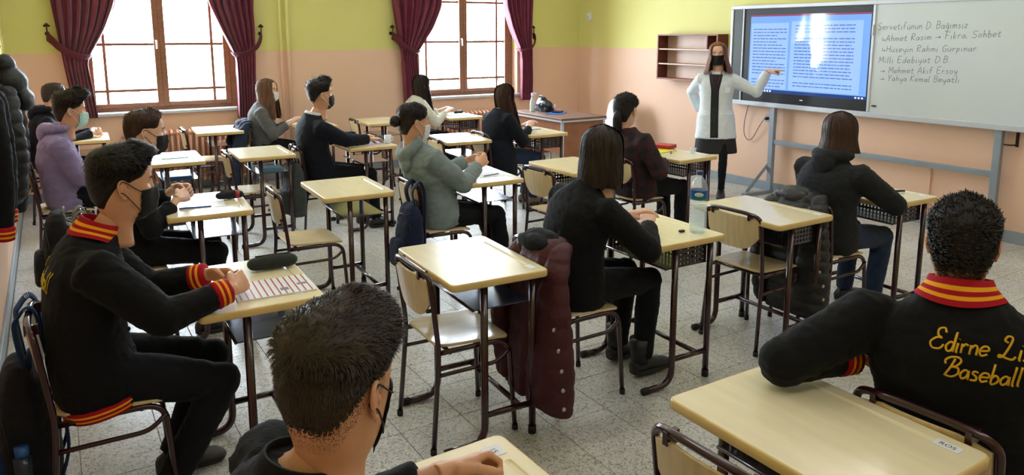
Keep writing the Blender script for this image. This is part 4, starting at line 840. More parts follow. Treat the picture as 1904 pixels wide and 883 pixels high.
def shoe(mb, ankle, yaw, up=0.0, boot=False):
    a = np.arange(16)*2*PI/16; rings = []
    for x, w_, h, in ((-.068, .020, .045), (-.06, .034, .062), (-.03, .040, .082), (.02, .040, .082), (.07, .045, .062), (.12, .048, .050), (.16, .044, .042), (.185, .030, .030), (.195, .012, .018)):
        p = np.stack([np.full(16, x), np.cos(a)*w_, np.sin(a)*h/2+h/2], 1); p[:, 2] = np.maximum(p[:, 2], 0.0)+.004*(p[:, 2] < .004); rings.append(p)
    s = MB(); s.loft(rings)
    if boot: s.tube([(-.015, 0, .05), (-.02, 0, .18)], [.044, .052], 14)
    c, sn = math.cos(yaw), math.sin(yaw); R = np.array([[c, -sn, 0], [sn, c, 0], [0, 0, 1]]) @ rotm(0, -up); base = A3(ankle[0], ankle[1], ankle[2]-.075)+(R @ A3(.0, 0, 0)); xform(s, R, base); return merge(mb, s)
def person(label, hip, neck, head, hyaw=0, hpitch=0, hroll=0, yaw=0, mid=None, hands=None, poles=((-.3, .6, -1), (-.3, -.6, -1)), feet=None, knees=None, shw=.165, tor=1.0, top='sweater', top_m=None, leg_m=None, hair=None, hair_m=None, skinm=None, mask=None, loops=None,
           fem=False, vox=.011, wr=.005, seed=0, hood=False, varsity=False, rib=None, handp=None, slr=1.0, hsc=1.0, bare=0.0, shoes=C_SHOE, boot=False, group=None, tlow=None, collar=None, legr=1.0, lowcut=False, standing=False, handvox=.005, coatlen=None, extra=None, footyaw=(0, 0)):
    """all points are world coordinates; hands and feet are (left, right)"""
    hip, neck, head = A3(*hip), A3(*neck), A3(*head); root = empty('person', (hip[0], hip[1], 0)); O = A3(hip[0], hip[1], 0); H, N, C = hip-O, neck-O, head-O
    tag(root, label, 'person', group); sk = skinm or SKIN_A
    fw = A3(math.cos(yaw), math.sin(yaw), 0); lf = A3(-math.sin(yaw), math.cos(yaw), 0)
    M = (H+(N-H)*.5-fw*.035) if mid is None else A3(*mid)-O
    def frame(t):
        c = bez(H, M, N, t); tg = nrm(2*(1-t)*(M-H)+2*t*(N-M)); f = nrm(fw-tg*np.dot(fw, tg)); return c, tg, f, np.cross(tg, f)
    def rings(tab, sw=1.0, sd=1.0, n=26):
        out = []; a = np.arange(n)*2*PI/n
        for t, w_, d_ in tab:
            tc = min(max(t, 0), 1); c, tg, f, l = frame(tc); c = c+tg*(t-tc)*np.linalg.norm(N-H); e = 2/2.4
            ca, sa = np.sign(np.cos(a))*np.abs(np.cos(a))**e, np.sign(np.sin(a))*np.abs(np.sin(a))**e
            out.append(c+ca[:, None]*f*d_*sd*(1.0 if True else 1)+sa[:, None]*l*w_*sw)
        return out
    cS, tS, fS, lS = frame(.80); SH = [cS+lS*shw*tor, cS-lS*shw*tor]
    hw = [A3(*h)-O for h in hands]; EL = []; WR = []
    for i in (0, 1):
        e, w2 = ik(SH[i], hw[i], .275, .245, poles[i]); EL.append(e); WR.append(w2)
    hj = [H+lf*.088+A3(0, 0, -.0), H-lf*.088]; KN, AN = [], []
    for i in (0, 1):
        k_, a_ = ik(hj[i], A3(*feet[i])-O, .425, .405, (knees[i] if knees else fw+A3(0, 0, 1))); KN.append(k_); AN.append(a_)
    hd = handp or [dict(), dict()]
    # ---- body (skin): head, neck, trunk, limbs, hands in one mesh
    b = MB(); Rh = rotm(hyaw, hpitch, hroll); hm = head_mesh(MB(), fem); xform(hm, Rh*hsc, C); core = MB(); core.loft(rings(TORSO, .80*tor, .80)); core.tube([N-A3(0, 0, .05), C+Rh @ A3(-.02, 0, -.10)], [.055, .050], 14)
    for i in (0, 1):
        core.tube([SH[i]-lS*(.03 if i == 0 else -.03)-tS*.012, EL[i], WR[i]], [.040, .034, .027], 12, round_caps=True); core.tube([hj[i], KN[i], AN[i]], np.array([.07, .046, .034])*min(1, legr)*(.9 if standing else 1), 12, round_caps=True)
    merge(b, remesh(core, .016, 3)); merge(b, hm)
    for i in (0, 1):
        q = dict(hd[i]); dv = q.pop('dir', None); dv = nrm(WR[i]-EL[i]) if dv is None else dv; pn = q.pop('palm', (0, 0, -1)); hand(b, 1 if i == 0 else -1, WR[i]+nrm(dv)*.012, dv, pn, vox=handvox, **q)
    b.build('body', [sk, LIP, EYEW, IRIS, hair_m or H_BLK], root, smooth=True)
    # ---- upper garment
    if top_m is not None:
        tab = list(TORSO)
        if tlow is not None: tab = [(tlow, tab[0][1]*1.0, tab[0][2]*1.05)]+tab[1:]
        if lowcut: tab = tab[:-1]
        g = MB(); g.loft(rings(tab, tor*1.0, 1.02))
        for i in (0, 1):
            S, E, W2 = SH[i], EL[i], WR[i]; ws = W2-nrm(W2-E)*(.015+bare+(.045 if varsity else 0)); r1 = np.array([.050, .071, .063, .060, .058, .052, .046, .042])*slr
            path = [S-lS*(.05 if i == 0 else -.05), S, S*.6+E*.4, S*.22+E*.78, E, E*.75+ws*.25, E*.35+ws*.65, ws]; g.tube(path, r1, 16, round_caps=False); g.ball(E, r1[4]*1.0)
        if coatlen:
            for t in coatlen: g.loft(t(rings, H, hj, KN))
        g = remesh(g, vox, 4, wr, seed); gar = g.build(top, top_m, root, smooth=True)
        if hood:
            h = MB(); cN, tg, f, l = frame(.97); pts = []
            for a_ in np.linspace(-2.4, 2.4, 13): pts.append(cN+f*(-.02-.075*math.cos(a_))+l*.088*math.sin(a_)+tg*(.012-.030*math.cos(a_)*(1 if True else 0)+.01))
            h.tube(pts, [.016, .026, .030, .034, .038, .042, .044, .042, .038, .034, .030, .026, .016], 14, ry=[.02, .03, .034, .038, .04, .042, .043, .042, .04, .038, .034, .03, .02], round_caps=True)
            h.ball(cN-f*.105-tg*.055, .030, .080, .070); h.ball(cN-f*.09-tg*.01, .036, .095, .040)
            remesh(h, .009, 4, .006, seed+3, 60).build('hood', hood if not isinstance(hood, bool) else top_m, gar, smooth=True)
        if collar is not None:
            cN, tg, f, l = frame(1.0); a = np.arange(28)*2*PI/28; rr_ = []
            cv = 1.0 if collar is M_RIBC else 0.0
            for h_, s_, dx in (((-.040, 1.54, -.005), (-.019, 1.36, -.005), (.004, 1.18, -.004), (.030, 1.05, .0), (.032, .96, .0), (.0, .95, 0)) if cv else ((-.006, 1.10, -.004), (.002, 1.09, -.002), (.008, 1.07, 0), (.015, 1.05, .002), (.016, .98, .002), (.0, .97, 0))):
                rr_.append(cN+tg*(h_+(np.sin(a)**2*(s_-1)*.040 if cv else 0*a))[:, None]+f*dx+(np.cos(a)[:, None]*f*.066*(1+(s_-1)*(.50 if cv else 1))+np.sin(a)[:, None]*l*.070*s_))
            c_ = MB(); c_.loft(rr_, cap=False); c_.build('collar', collar, gar, smooth=True)
        if varsity:
            for i in (0, 1):
                E, W2 = EL[i], WR[i]; d_ = nrm(W2-E); w0 = W2-d_*.010; cu = MB(); cu.tube([w0-d_*.062, w0-d_*.055, w0-d_*.004, w0], np.array([.041, .0455, .0415, .034])*slr, 18)
                cu.build('cuff', M_RIBK, gar, smooth=True)
            rb = rings([(-.245, .160*1.04, .118*1.04), (-.24, .170*1.04, .126*1.04), (-.155, .180*1.03, .135*1.03), (-.15, .172, .128)], tor, 1.02, 40); hb = MB(); hb.loft(rb, cap=False); hb.build('hem_band', M_RIBK, gar, smooth=True)
    # ---- trousers and shoes
    if leg_m is not None:
        g = MB(); g.ball(H+A3(0, 0, -.005), .125, .165*min(1, legr*1.05), .10, M=Matrix.Rotation(yaw, 4, 'Z'))
        for i in (0, 1):
            hh, K_, a_ = hj[i], KN[i], AN[i]; d_ = nrm(a_-K_); e_ = a_-d_*.0+A3(-.01, 0, 0)*0
            g.tube([hh-nrm(K_-hh)*.03, hh*.6+K_*.4, hh*.15+K_*.85, K_, K_*.7+e_*.3, K_*.3+e_*.7, e_], np.array([.088, .080, .066, .063, .060, .054, .050])*legr, 16); g.ball(K_, .063*legr)
        remesh(g, vox*1.1, 4, wr*.8, seed+5).build('trousers', leg_m, root, smooth=True)
        for i in (0, 1):
            fy = math.atan2(fw[1], fw[0])+footyaw[i]; dz = max(0, AN[i][2]-.08); s = MB(); shoe(s, (AN[i][0], AN[i][1], AN[i][2]), fy, boot=boot); so = s.build('shoe', shoes, root, smooth=True)
            sl = MB(); o = rrect(.262, .086, .04, 5); sl.loft([np.column_stack([o*k_, np.full(len(o), z_)]) for k_, z_ in ((.97, -.002), (1, .002), (1, .014), (.98, .017))]); c, sn = math.cos(fy), math.sin(fy); R = np.array([[c, -sn, 0], [sn, c, 0], [0, 0, 1]]); xform(sl, np.eye(3), (.062, 0, 0)); xform(sl, R, A3(AN[i][0], AN[i][1], AN[i][2]-.075)); sl.build('sole', C_SOLE, so)
    if hair is not None:
        xform(hair, Rh*hsc, C); hair.build('hair', hair_m, root, smooth=True)
    if mask is not None: mask_mesh(Rh*hsc, C, mask, loops or mask, root)
    if extra: extra(dict(root=root, O=O, H=H, N=N, C=C, Rh=Rh, frame=frame, rings=rings, EL=EL, WR=WR, SH=SH, KN=KN, AN=AN, fw=fw, lf=lf))
    return root
# ------------------------------------------------------------------ the class
def garment(ctx, nm): return [c for c in ctx['root'].children if c.name.startswith(nm)][0]
def bvh_of(o): me = o.data; return BVHTree.FromPolygons([v.co.copy() for v in me.vertices], [tuple(p.vertices) for p in me.polygons])
GS = {'E': [[(.62, .82), (.50, 1.0), (.28, .92), (.30, .66), (.48, .55), (.28, .54), (.06, .30), (.20, .02), (.50, .06), (.64, .26)]], 'L': [[(.30, .72), (.14, .82), (.22, 1.0), (.42, .92), (.36, .5), (.22, .12), (.06, .06), (.10, .16), (.34, .06), (.62, .02), (.72, .16)]],
 'B': [[(.06, .62), (.02, .80), (.20, .98), (.52, 1.0), (.66, .82), (.50, .58), (.34, .54), (.60, .50), (.66, .22), (.44, .02), (.16, .06)], [(.40, .92), (.30, .5), (.14, .04)]]}
def script(txt, cap):
    out = []; x = 0.0; last = None
    for ch in txt:
        if ch == ' ': x += .32*cap; last = None; continue
        big = ch in GS; b = GS[ch] if big else G[ch]; k = cap if big else cap*.92; wv = max(p[0] for s_ in b for p in s_)
        for s_ in b: out.append([(x+(p[0]+.22*p[1])*k, p[1]*k) for p in s_])
        x += (wv+(.08 if big else .07))*k
    return out, x
def letters(ctx, nm, lines, m, r=.0055):
    g = garment(ctx, nm); bv = bvh_of(g); mb = MB()
    for txt, t, off, cap, slope in lines:
        c, tg, f, l = ctx['frame'](t); st, wd = script(txt, cap)
        for s_ in st:
            P = []
            for x, y in (smoothpath([(a, b, 0) for a, b in s_], 4)[:, :2] if len(s_) > 2 else np.array(s_)):
                o = c-l*(x-wd/2+off)+tg*(y+slope*x)-f*.5; h = bv.ray_cast(Vector(o), Vector(f))[0]
                if h is not None: P.append(np.array(h)-f*.0015)
            if len(P) > 1: mb.tube(P, .0013, 6, ry=r, up=tuple(f))
    mb.build('lettering', m, g, smooth=True)
M_GOLD = cloth('gold_embroidery', rgb(226, 176, 36), var=.1)
M_YEMB = cloth('yellow_embroidery', rgb(208, 190, 40), var=.15)
CLASP_R = dict(dir=(.55, .75, .02), palm=(-.55, .55, -.35), curl=(.55, .85, .5), spread=.12, thumb=(.5, .5))
CLASP_L = dict(dir=(.60, -.70, .02), palm=(-.55, -.55, -.35), curl=(.50, .80, .5), spread=.12, thumb=(.5, .5))
REST = dict(curl=(.30, .45, .3), palm=(0, 0, -1))
# boy in the striped collar jacket, left
def s1x(ctx):
    letters(ctx, 'jacket', [('Baseball', .60, 0, .075, 0)], M_YEMB, .005)
    g = garment(ctx, 'jacket')
    for k, z in enumerate((.42, .50, .58, .66)):   # snap buttons down the front
        c, tg, f, l = ctx['frame'](max(0, (z-.545)/.52)); MB().ball(c+f*(.142-.01*k*.3)-l*.02, .006, .008, .008).build('snap_button', M_BOLT, g, smooth=True)
person('boy in black jacket with red and yellow striped collar, seated left with clasped hands', (.045, 2.93, .545), (.10, 2.93, 1.05), (.187, 2.94, 1.195), hyaw=.10, hpitch=.04, mid=(.0, 2.93, .82), hands=((.455, 2.945, .815), (.495, 2.725, .815)), poles=((-.5, .5, -1), (-.55, -.55, -1)),
       feet=((.29, 3.04, .085), (.25, 2.81, .085)), shw=.172, tor=1.10, top='jacket', top_m=C_JACKET, leg_m=C_TROU, hair=hair_short(11, top=.030, sidet=.010, quiff=.012, n=5000, L=.030, w_=.003, fwd=.9, lift=.10, rnd=.5, fade=False, back=-.075), hair_m=H_BLK, mask=C_MBLK, vox=.009, wr=.006, seed=1, varsity=True, collar=M_RIBC,
       handp=[CLASP_L, CLASP_R], handvox=.0036, slr=1.12, tlow=-.22, legr=1.08, extra=s1x, shoes=mat('brown_shoe', rgb(62, 54, 46), .6))
# short haired boy at the front bottom
person('boy in black shirt with cropped brown hair, nearest, seen from behind', (.31, 1.16, .545), (.305, 1.165, 1.010), (.367, 1.15, 1.145), hyaw=.58, hpitch=.03, hroll=.05, mid=(.25, 1.16, .80), hands=((.655, 1.345, .785), (.62, 1.02, .785)), poles=((-.3, .5, -1), (-.3, -.6, -1)),
       feet=((.66, 1.25, .085), (.62, 1.06, .085)), shw=.178, tor=1.10, top='shirt', top_m=C_BLACK, leg_m=C_TROU, hair=hair_short(12, top=.026, sidet=.006, quiff=.014, n=10000, L=.024, w_=.0022, lift=.16, fwd=.8, back=-.062, side=.020, rnd=.38), hair_m=H_S2, skinm=SKIN_A, mask=C_MBLK, vox=.009, wr=.006, seed=2,
       handp=[dict(dir=(.95, .12, -.05), palm=(.0, -.55, -.85), curl=(.8, 1.1, .7), thumb=(.35, .3)), REST], handvox=.0034, slr=1.06, bare=.04, collar=C_BLACK, hsc=1.02)
# boy in the lettered jacket, right
def s3x(ctx): letters(ctx, 'jacket', [('Edirne Lisesi', .745, .075, .052, -.02), ('Baseball', .635, .055, .052, -.02)], M_GOLD, .0029)
person('boy in black jacket with gold lettering across the back, right edge', (2.05, .97, .545), (1.995, .985, 1.055), (2.015, 1.0, 1.175), hyaw=.45, yaw=.42, mid=(1.95, .95, .80), hands=((1.90, 1.20, .805), (2.44, .90, .805)), poles=((-1, .35, -.25), (-.2, -.8, -1)),
       feet=((2.42, 1.18, .085), (2.44, .98, .085)), shw=.182, tor=1.17, top='jacket', top_m=C_JACKET, leg_m=C_TROU, hair=hair_short(13, top=.012, sidet=.008, quiff=.004, curl=1, n=4200, L=.030, w_=.0030, back=-.085, fade=True, side=.016), hair_m=H_BLK, skinm=SKIN_A, mask=C_MBLK, vox=.009, wr=.006, seed=3, varsity=True, collar=M_RIBC,
       handp=[dict(curl=(.5, .7, .5)), REST], slr=1.18, tlow=-.22, extra=s3x, hsc=.93)
# boy behind the striped jacket
person('boy in dark hoodie with short brown hair clasping hands over a blue notebook', (.32, 4.56, .545), (.345, 4.56, 1.045), (.425, 4.56, 1.185), hyaw=.05, hpitch=.05, mid=(.25, 4.56, .80), hands=((.575, 4.70, .83), (.555, 4.47, .815)), poles=((-.5, .5, -1), (-.5, -.7, -1)),
       feet=((.70, 4.66, .085), (.66, 4.46, .085)), shw=.168, tor=1.0, top='hoodie', top_m=C_BLACK, leg_m=C_TROU, hair=hair_short(14, top=.016, sidet=.008, quiff=.004, n=2200, L=.018, back=-.08, fade=True, lift=.2), hair_m=H_BR, skinm=SKIN_B, mask=C_MBLK, vox=.012, wr=.006, seed=4, hood=True,
       handp=[CLASP_L, CLASP_R], bare=.05, handvox=.004)
# lilac hoodie boy
person('boy in lilac hoodie with dark tousled hair and mint mask', (.03, 6.42, .545), (.035, 6.42, 1.03), (.11, 6.42, 1.165), hyaw=.12, hpitch=.06, mid=(-.05, 6.42, .80), hands=((.34, 6.50, .62), (.34, 6.33, .62)), poles=((-.6, .7, -1), (-.6, -.7, -1)),
       feet=((.44, 6.52, .085), (.40, 6.32, .085)), shw=.168, tor=1.02, top='hoodie', top_m=C_PURP, leg_m=C_TROU, hair=hair_short(15, top=.040, sidet=.012, quiff=.02, n=2600, L=.045, w_=.005, fade=False, lift=.35, fwd=.8, back=-.08), hair_m=H_DBR, skinm=SKIN_A, mask=C_MGRN, loops=C_MWHT, vox=.012, wr=.007, seed=5, hood=True,
       handp=[dict(curl=(.7, .9, .6)), dict(curl=(.7, .9, .6))], slr=1.1)
# boy in the back corner
person('boy in black hoodie with cropped hair in the back corner, beyond the lilac hoodie', (-.05, 8.12, .545), (-.045, 8.12, 1.03), (.025, 8.12, 1.155), hyaw=.35, hpitch=.05, mid=(-.13, 8.12, .80), hands=((.31, 8.25, .80), (.30, 8.10, .80)), poles=((-.4, .7, -1), (-.4, -.7, -1)),
       feet=((.38, 8.22, .085), (.34, 8.02, .085)), shw=.165, tor=1.0, top='hoodie', top_m=C_NAVY, leg_m=C_TROU, hair=hair_short(16, top=.012, sidet=.006, quiff=.0, n=900, L=.012, back=-.08, lift=.1), hair_m=H_DBR, skinm=SKIN_B, mask=None, vox=.014, wr=.006, seed=6, hood=True, handp=[CLASP_L, CLASP_R])
# girl with white mask and grey sweater
person('girl in grey sweater with long brown hair and white mask by the first window', (1.90, 8.14, .545), (1.90, 8.12, 1.005), (1.955, 8.11, 1.135), hyaw=-.60, hpitch=.02, yaw=-.25, mid=(1.83, 8.14, .79), hands=((2.17, 8.10, .79), (2.13, 7.95, .79)), poles=((-.3, .7, -1), (-.4, -.7, -1)),
       feet=((2.28, 8.20, .085), (2.26, 8.02, .085)), shw=.158, tor=.94, top='sweater', top_m=C_KNITG, leg_m=C_TROU, hair=hair_long(17, length=.30, tmin=.85, vol=.016, backslope=.12, wave=.008, n=420, w_=.009, spread=.5), hair_m=H_LBR, skinm=SKIN_B, mask=C_MWHT, fem=True, vox=.013, wr=.005, seed=7, handp=[REST, REST], bare=.03)
# boy in the black sweater
person('boy in black sweater with black mask and white ear loops, back to the peach wall', (1.94, 6.34, .545), (1.90, 6.33, 1.05), (1.97, 6.33, 1.205), hyaw=.06, hpitch=-.08, mid=(1.84, 6.34, .80), hands=((2.34, 6.47, .805), (2.36, 6.24, .805)), poles=((-.3, .6, -1), (-.35, -.7, -1)),
       feet=((2.36, 6.44, .085), (2.40, 6.24, .085)), shw=.175, tor=1.05, top='sweater', top_m=C_NAVY, leg_m=C_TROU, hair=hair_short(18, top=.030, sidet=.007, quiff=.015, n=2200, L=.036, w_=.005, lift=.6, fwd=.4, back=-.07), hair_m=H_BLK, skinm=SKIN_A, mask=C_MBLK, loops=C_MWHT, vox=.012, wr=.006, seed=8, handp=[REST, REST], slr=1.08, collar=C_TEE)
# girl in the white sweater
person('girl in white sweater with long dark hair and white mask by the second window', (3.66, 8.06, .545), (3.67, 8.07, .995), (3.735, 8.08, 1.125), hyaw=.15, hpitch=.05, mid=(3.60, 8.06, .79), hands=((4.0, 8.18, .80), (3.98, 7.95, .80)), poles=((-.3, .7, -1), (-.3, -.7, -1)),
       feet=((4.04, 8.16, .085), (4.02, 7.98, .085)), shw=.155, tor=.92, top='sweater', top_m=C_WHITE, leg_m=C_TROU, hair=hair_long(19, length=.36, tmin=1.2, vol=.014, backslope=.25, wave=.006, n=380, w_=.009), hair_m=H_DBR, skinm=SKIN_B, mask=C_MWHT, fem=True, vox=.013, wr=.005, seed=9, handp=[REST, REST])
# grey hoodie student with a bun
def bun(h):
    h.ball((-.132, 0, .012), .033, .036, .034, n=18, k=12); rg = np.random.default_rng(5)
    for i in range(220):
        a, b_ = rg.uniform(0, 6.28, 2); d = A3(math.cos(a)*math.cos(b_), math.sin(a)*math.cos(b_), math.sin(b_)); c = A3(-.132, 0, .012); t = nrm(np.cross(d, rg.normal(size=3)))
        ribbon(h, [c+d*.034-t*.014, c+d*.0375, c+d*.034+t*.014], .005, d)
    return h
person('student in grey hoodie with hair in a bun, hands together over the desk', (2.14, 4.45, .545), (2.0, 4.49, 1.0), (2.015, 4.50, 1.145), hyaw=0.0, hpitch=.03, mid=(2.12, 4.46, .76), hands=((2.455, 4.58, .845), (2.44, 4.40, .835)), poles=((-.2, .6, -1), (-.25, -.75, -1)),
       feet=((2.70, 4.56, .085), (2.62, 4.36, .085)), shw=.172, tor=1.06, top='hoodie', top_m=C_GREY, leg_m=C_TROU, hair=bun(hair_short(20, top=.012, sidet=.010, quiff=.0, n=2600, L=.034, w_=.004, fade=False, lift=.05, fwd=-1.0, back=-.075)), hair_m=H_DBR, skinm=SKIN_A, mask=C_MWHT, vox=.010, wr=.008, seed=10, hood=True,
       handp=[dict(dir=(.8, -.45, .25), palm=(-.3, -.7, -.5), curl=(.5, .8, .5)), dict(dir=(.8, .45, .30), palm=(-.3, .7, -.5), curl=(.5, .8, .5))], slr=1.10, handvox=.004)
# long haired girl in dark coat
def coat_skirt(wx, wy, zl, dx=0):
    def f(rings, H, hj, KN):
        a = np.arange(26)*2*PI/26; return [np.stack([H[0]+dx+np.cos(a)*wx*s, H[1]+np.sin(a)*wy*s, np.full(26, z)], 1) for z, s in ((.70, .72), (.58, .92), (.47, 1.0), (zl+.06, 1.02), (zl, .98))]
    return f
person('girl in long dark coat with straight brown hair seated before the teacher table', (3.73, 6.27, .545), (3.74, 6.28, .99), (3.795, 6.28, 1.115), hyaw=.25, hpitch=.08, mid=(3.66, 6.27, .79), hands=((4.04, 6.36, .80), (4.02, 6.20, .80)), poles=((-.3, .7, -1), (-.35, -.75, -1)),
       feet=((4.10, 6.40, .085), (4.08, 6.22, .085)), shw=.160, tor=1.0, top='coat', top_m=C_NAVY, leg_m=C_JEAN, hair=hair_long(21, length=.34, tmin=1.25, vol=.014, backslope=.35, wave=.004, n=480, w_=.008, spread=.6), hair_m=H_BR, skinm=SKIN_B, fem=True, vox=.012, wr=.005, seed=11, handp=[REST, REST], coatlen=[coat_skirt(.185, .235, .30, -.04)], shoes=mat('tan_boot', rgb(120, 100, 84), .6), slr=1.05)
# girl in plaid
def pony(h):
    P = smoothpath([(-.095, 0, -.005), (-.125, 0, -.04), (-.125, 0, -.10), (-.115, 0, -.17)], 5); h.tube(P, np.interp(np.linspace(0, 1, len(P)), [0, .3, .7, 1], [.022, .034, .032, .012]), 14); rg = np.random.default_rng(8)
    for i in range(160):
        a = rg.uniform(0, 6.28); o = A3(math.cos(a)*.033, math.sin(a)*.033, 0); k = rg.integers(0, 5); ribbon(h, [p+o*(1+.06*rg.normal())*min(1, .6+.1*j) for j, p in enumerate(P[k:])], .006, o)
    return h
person('girl in dark red plaid shirt with low dark ponytail before the teacher', (3.89, 4.45, .545), (3.80, 4.46, 1.0), (3.80, 4.47, 1.135), hyaw=.35, hpitch=.03, mid=(3.80, 4.45, .78), hands=((4.06, 4.60, .80), (4.08, 4.33, .72)), poles=((-.3, .6, -1), (-.3, -.9, -1)),
       feet=((4.36, 4.60, .085), (4.30, 4.34, .085)), shw=.170, tor=1.05, top='shirt', top_m=C_PLAID, leg_m=C_TROU, hair=pony(hair_short(22, top=.014, sidet=.014, quiff=.0, n=2200, L=.036, w_=.004, fade=False, lift=.05, fwd=-1.0, back=-.09)), hair_m=H_BLK, skinm=SKIN_B, fem=True, vox=.011, wr=.006, seed=12, handp=[dict(dir=(-.1, -.3, .95), palm=(-.9, 0, 0), curl=(.6, .8, .6)), REST], slr=1.12)
# girl in black by the bottle
person('girl in black sweater with straight shoulder length dark hair beside the water bottle', (2.05, 2.78, .545), (2.145, 2.77, 1.015), (2.215, 2.775, 1.165), hyaw=.62, hpitch=.10, mid=(2.03, 2.78, .80), hands=((2.46, 2.88, .80), (2.42, 2.66, .80)), poles=((-.2, .8, -.8), (-.1, -1, -.7)),
       feet=((2.45, 2.90, .10), (2.44, 2.70, .10)), shw=.165, tor=1.0, top='sweater', top_m=C_BLACK, leg_m=C_TROU, hair=hair_long(23, length=.165, tmin=1.0, vol=.023, backslope=-.05, wave=.005, n=1000, w_=.005, spread=.2, inward=.010, rag=.10), hair_m=H_DBR, skinm=SKIN_B, fem=True, vox=.009, wr=.005, seed=13, handp=[REST, dict(curl=(.8, 1.0, .7))], boot=True, shoes=C_BOOT, slr=1.02)
# bob haired girl
person('girl with brown bob in dark grey hoodie and jeans writing below the whiteboard', (3.87, 2.70, .545), (3.905, 2.70, 1.005), (3.955, 2.715, 1.140), hyaw=.55, hpitch=.12, mid=(3.83, 2.70, .79), hands=((4.20, 2.80, .80), (4.20, 2.58, .80)), poles=((-.2, .8, -.8), (-.1, -1, -.6)),
       feet=((4.30, 2.84, .085), (4.22, 2.60, .085)), shw=.165, tor=1.03, top='hoodie', top_m=C_DGREY, leg_m=C_JEAN, hair=hair_long(24, length=.115, tmin=.95, vol=.020, backslope=0, wave=.003, n=800, w_=.005, spread=.25, inward=-.006), hair_m=H_BR, skinm=SKIN_B, fem=True, vox=.010, wr=.006, seed=14, hood=True, handp=[REST, dict(curl=(.8, 1.0, .7))], slr=1.08)
# teacher
TY = -2.42
def teacher(ctx):
    R, root, frame = ctx['rings'], ctx['root'], ctx['frame']; ln = np.linalg.norm(ctx['N']-ctx['H'])
    lo = lambda z: (z-ctx['H'][2])/ln
    tab = [(lo(.63), .218, .165), (lo(.75), .205, .158), (lo(.88), .190, .148), (.14, .172, .130), (.34, .165, .124), (.55, .178, .128), (.70, .182, .122), (.81, .166, .104), (.885, .128, .086), (.945, .090, .072), (.985, .072, .066)]
    g = MB(); g.loft(R(tab, .98, 1.0))
    for i in (0, 1):
        S, E, W2 = ctx['SH'][i], ctx['EL'][i], ctx['WR'][i]; ws = W2-nrm(W2-E)*.02; g.tube([S*.7+ctx['SH'][1-i]*.3, S, S*.55+E*.45, E, E*.5+ws*.5, ws], [.066, .072, .064, .058, .053, .047], 16); g.ball(E, .058)
    co = remesh(g, .011, 4, .004, 31).build('lab_coat', C_LAB, root, smooth=True); bv = bvh_of(co)
    dress = mat('dark_print_dress', rgb(30, 28, 30), .8, var=.9, vscale=60); d = MB(); d.loft(R([(lo(.475), .225, .170), (lo(.50), .225, .170), (lo(.66), .205, .155), (lo(.80), .175, .135)], .98, 1.0)); 
    rows = []
    for t in np.linspace(lo(.62), .93, 26):
        tc = min(max(t, 0), 1); c, tg, f, l = frame(tc); c = c+tg*(t-tc)*ln; w_ = .040 if t < .6 else .040+.03*(t-.6)/.33; row = []
        for s in np.linspace(-1, 1, 7):
            h = bv.ray_cast(Vector(c+l*(s*w_-.01)+f*.5), Vector(-f))[0]; h = np.array(h) if h is not None else c+f*.1+l*s*w_; row.append(h+f*.004)
        row = np.array(row); rows.append(np.vstack([row, (row-f*.012)[::-1]]))
    d.loft(rows, cap=True); d.build('dress', dress, root, smooth=True)
    # dark red trim of the collar
    trim = mat('dark_red_trim', rgb(110, 30, 40), .7)
    for s in (-1, 1):
        P = []
        for q in np.linspace(0, 1, 14):
            t = .985-.26*q; c, tg, f, l = frame(t); x = s*(.055-.035*q)-.01; h = bv.ray_cast(Vector(c+l*x+f*.5), Vector(-f))[0]
            if h is not None: P.append(np.array(h)+f*.004)
        MB().tube(P, .004, 6).build('collar_trim', trim, co, smooth=True)
    c, tg, f, l = frame(.60); h = bv.ray_cast(Vector(c+l*.105+f*.5), Vector(-f))[0]; h = np.array(h)
    bx = MB(); Mx = Matrix((( f[0], l[0], tg[0], h[0]), (f[1], l[1], tg[1], h[1]), (f[2], l[2], tg[2], h[2]), (0, 0, 0, 1))); bx.box(.002, .006, -.032, .032, -.028, .028, M=Mx); bx.build('name_badge', M_PAPER, co)
    for s in (-1, 1):
        c, tg, f, l = frame(.05); P = []
        for q in np.linspace(-.06, .06, 6):
            h = bv.ray_cast(Vector(c+l*(s*.115+q)+f*.5-tg*.01), Vector(-f))[0]
            if h is not None: P.append(np.array(h)+f*.002)
        if len(P) > 1: MB().tube(P, .0025, 5).build('pocket_edge', C_LAB, co, smooth=True)
person('teacher in white lab coat over dark dress, black mask, pointing at the lit display', (5.96, 5.56, .87), (5.945, 5.55, 1.345), (5.93, 5.54, 1.515), hyaw=TY, hpitch=.03, hroll=.04, yaw=TY, mid=(5.96, 5.57, 1.10), hands=((6.27, 5.17, 1.345), (6.03, 5.86, .88)), poles=((.2, -.2, -1), (.2, .9, -.3)),
       feet=((5.99, 5.47, .085), (5.91, 5.62, .085)), knees=[(-.7, -.7, .1)]*2, shw=.162, tor=.95, top_m=None, leg_m=C_TROU, legr=.72, hair=hair_long(25, length=.21, tmin=.92, vol=.020, backslope=.05, wave=.011, n=700, w_=.007, spread=.9), hair_m=hairm('hair_chestnut', rgb(128, 84, 54)), skinm=SKIN_B, mask=C_MBLK, fem=True, vox=.011, seed=15,
       handp=[dict(point=True, dir=(.42, -.90, .05), palm=(0, 0, -1), thumb=(.3, .3)), dict(curl=(.3, .4, .3), dir=(-.1, .1, -1), palm=(.6, -.6, 0))], standing=True, extra=teacher, handvox=.004, hsc=.95)
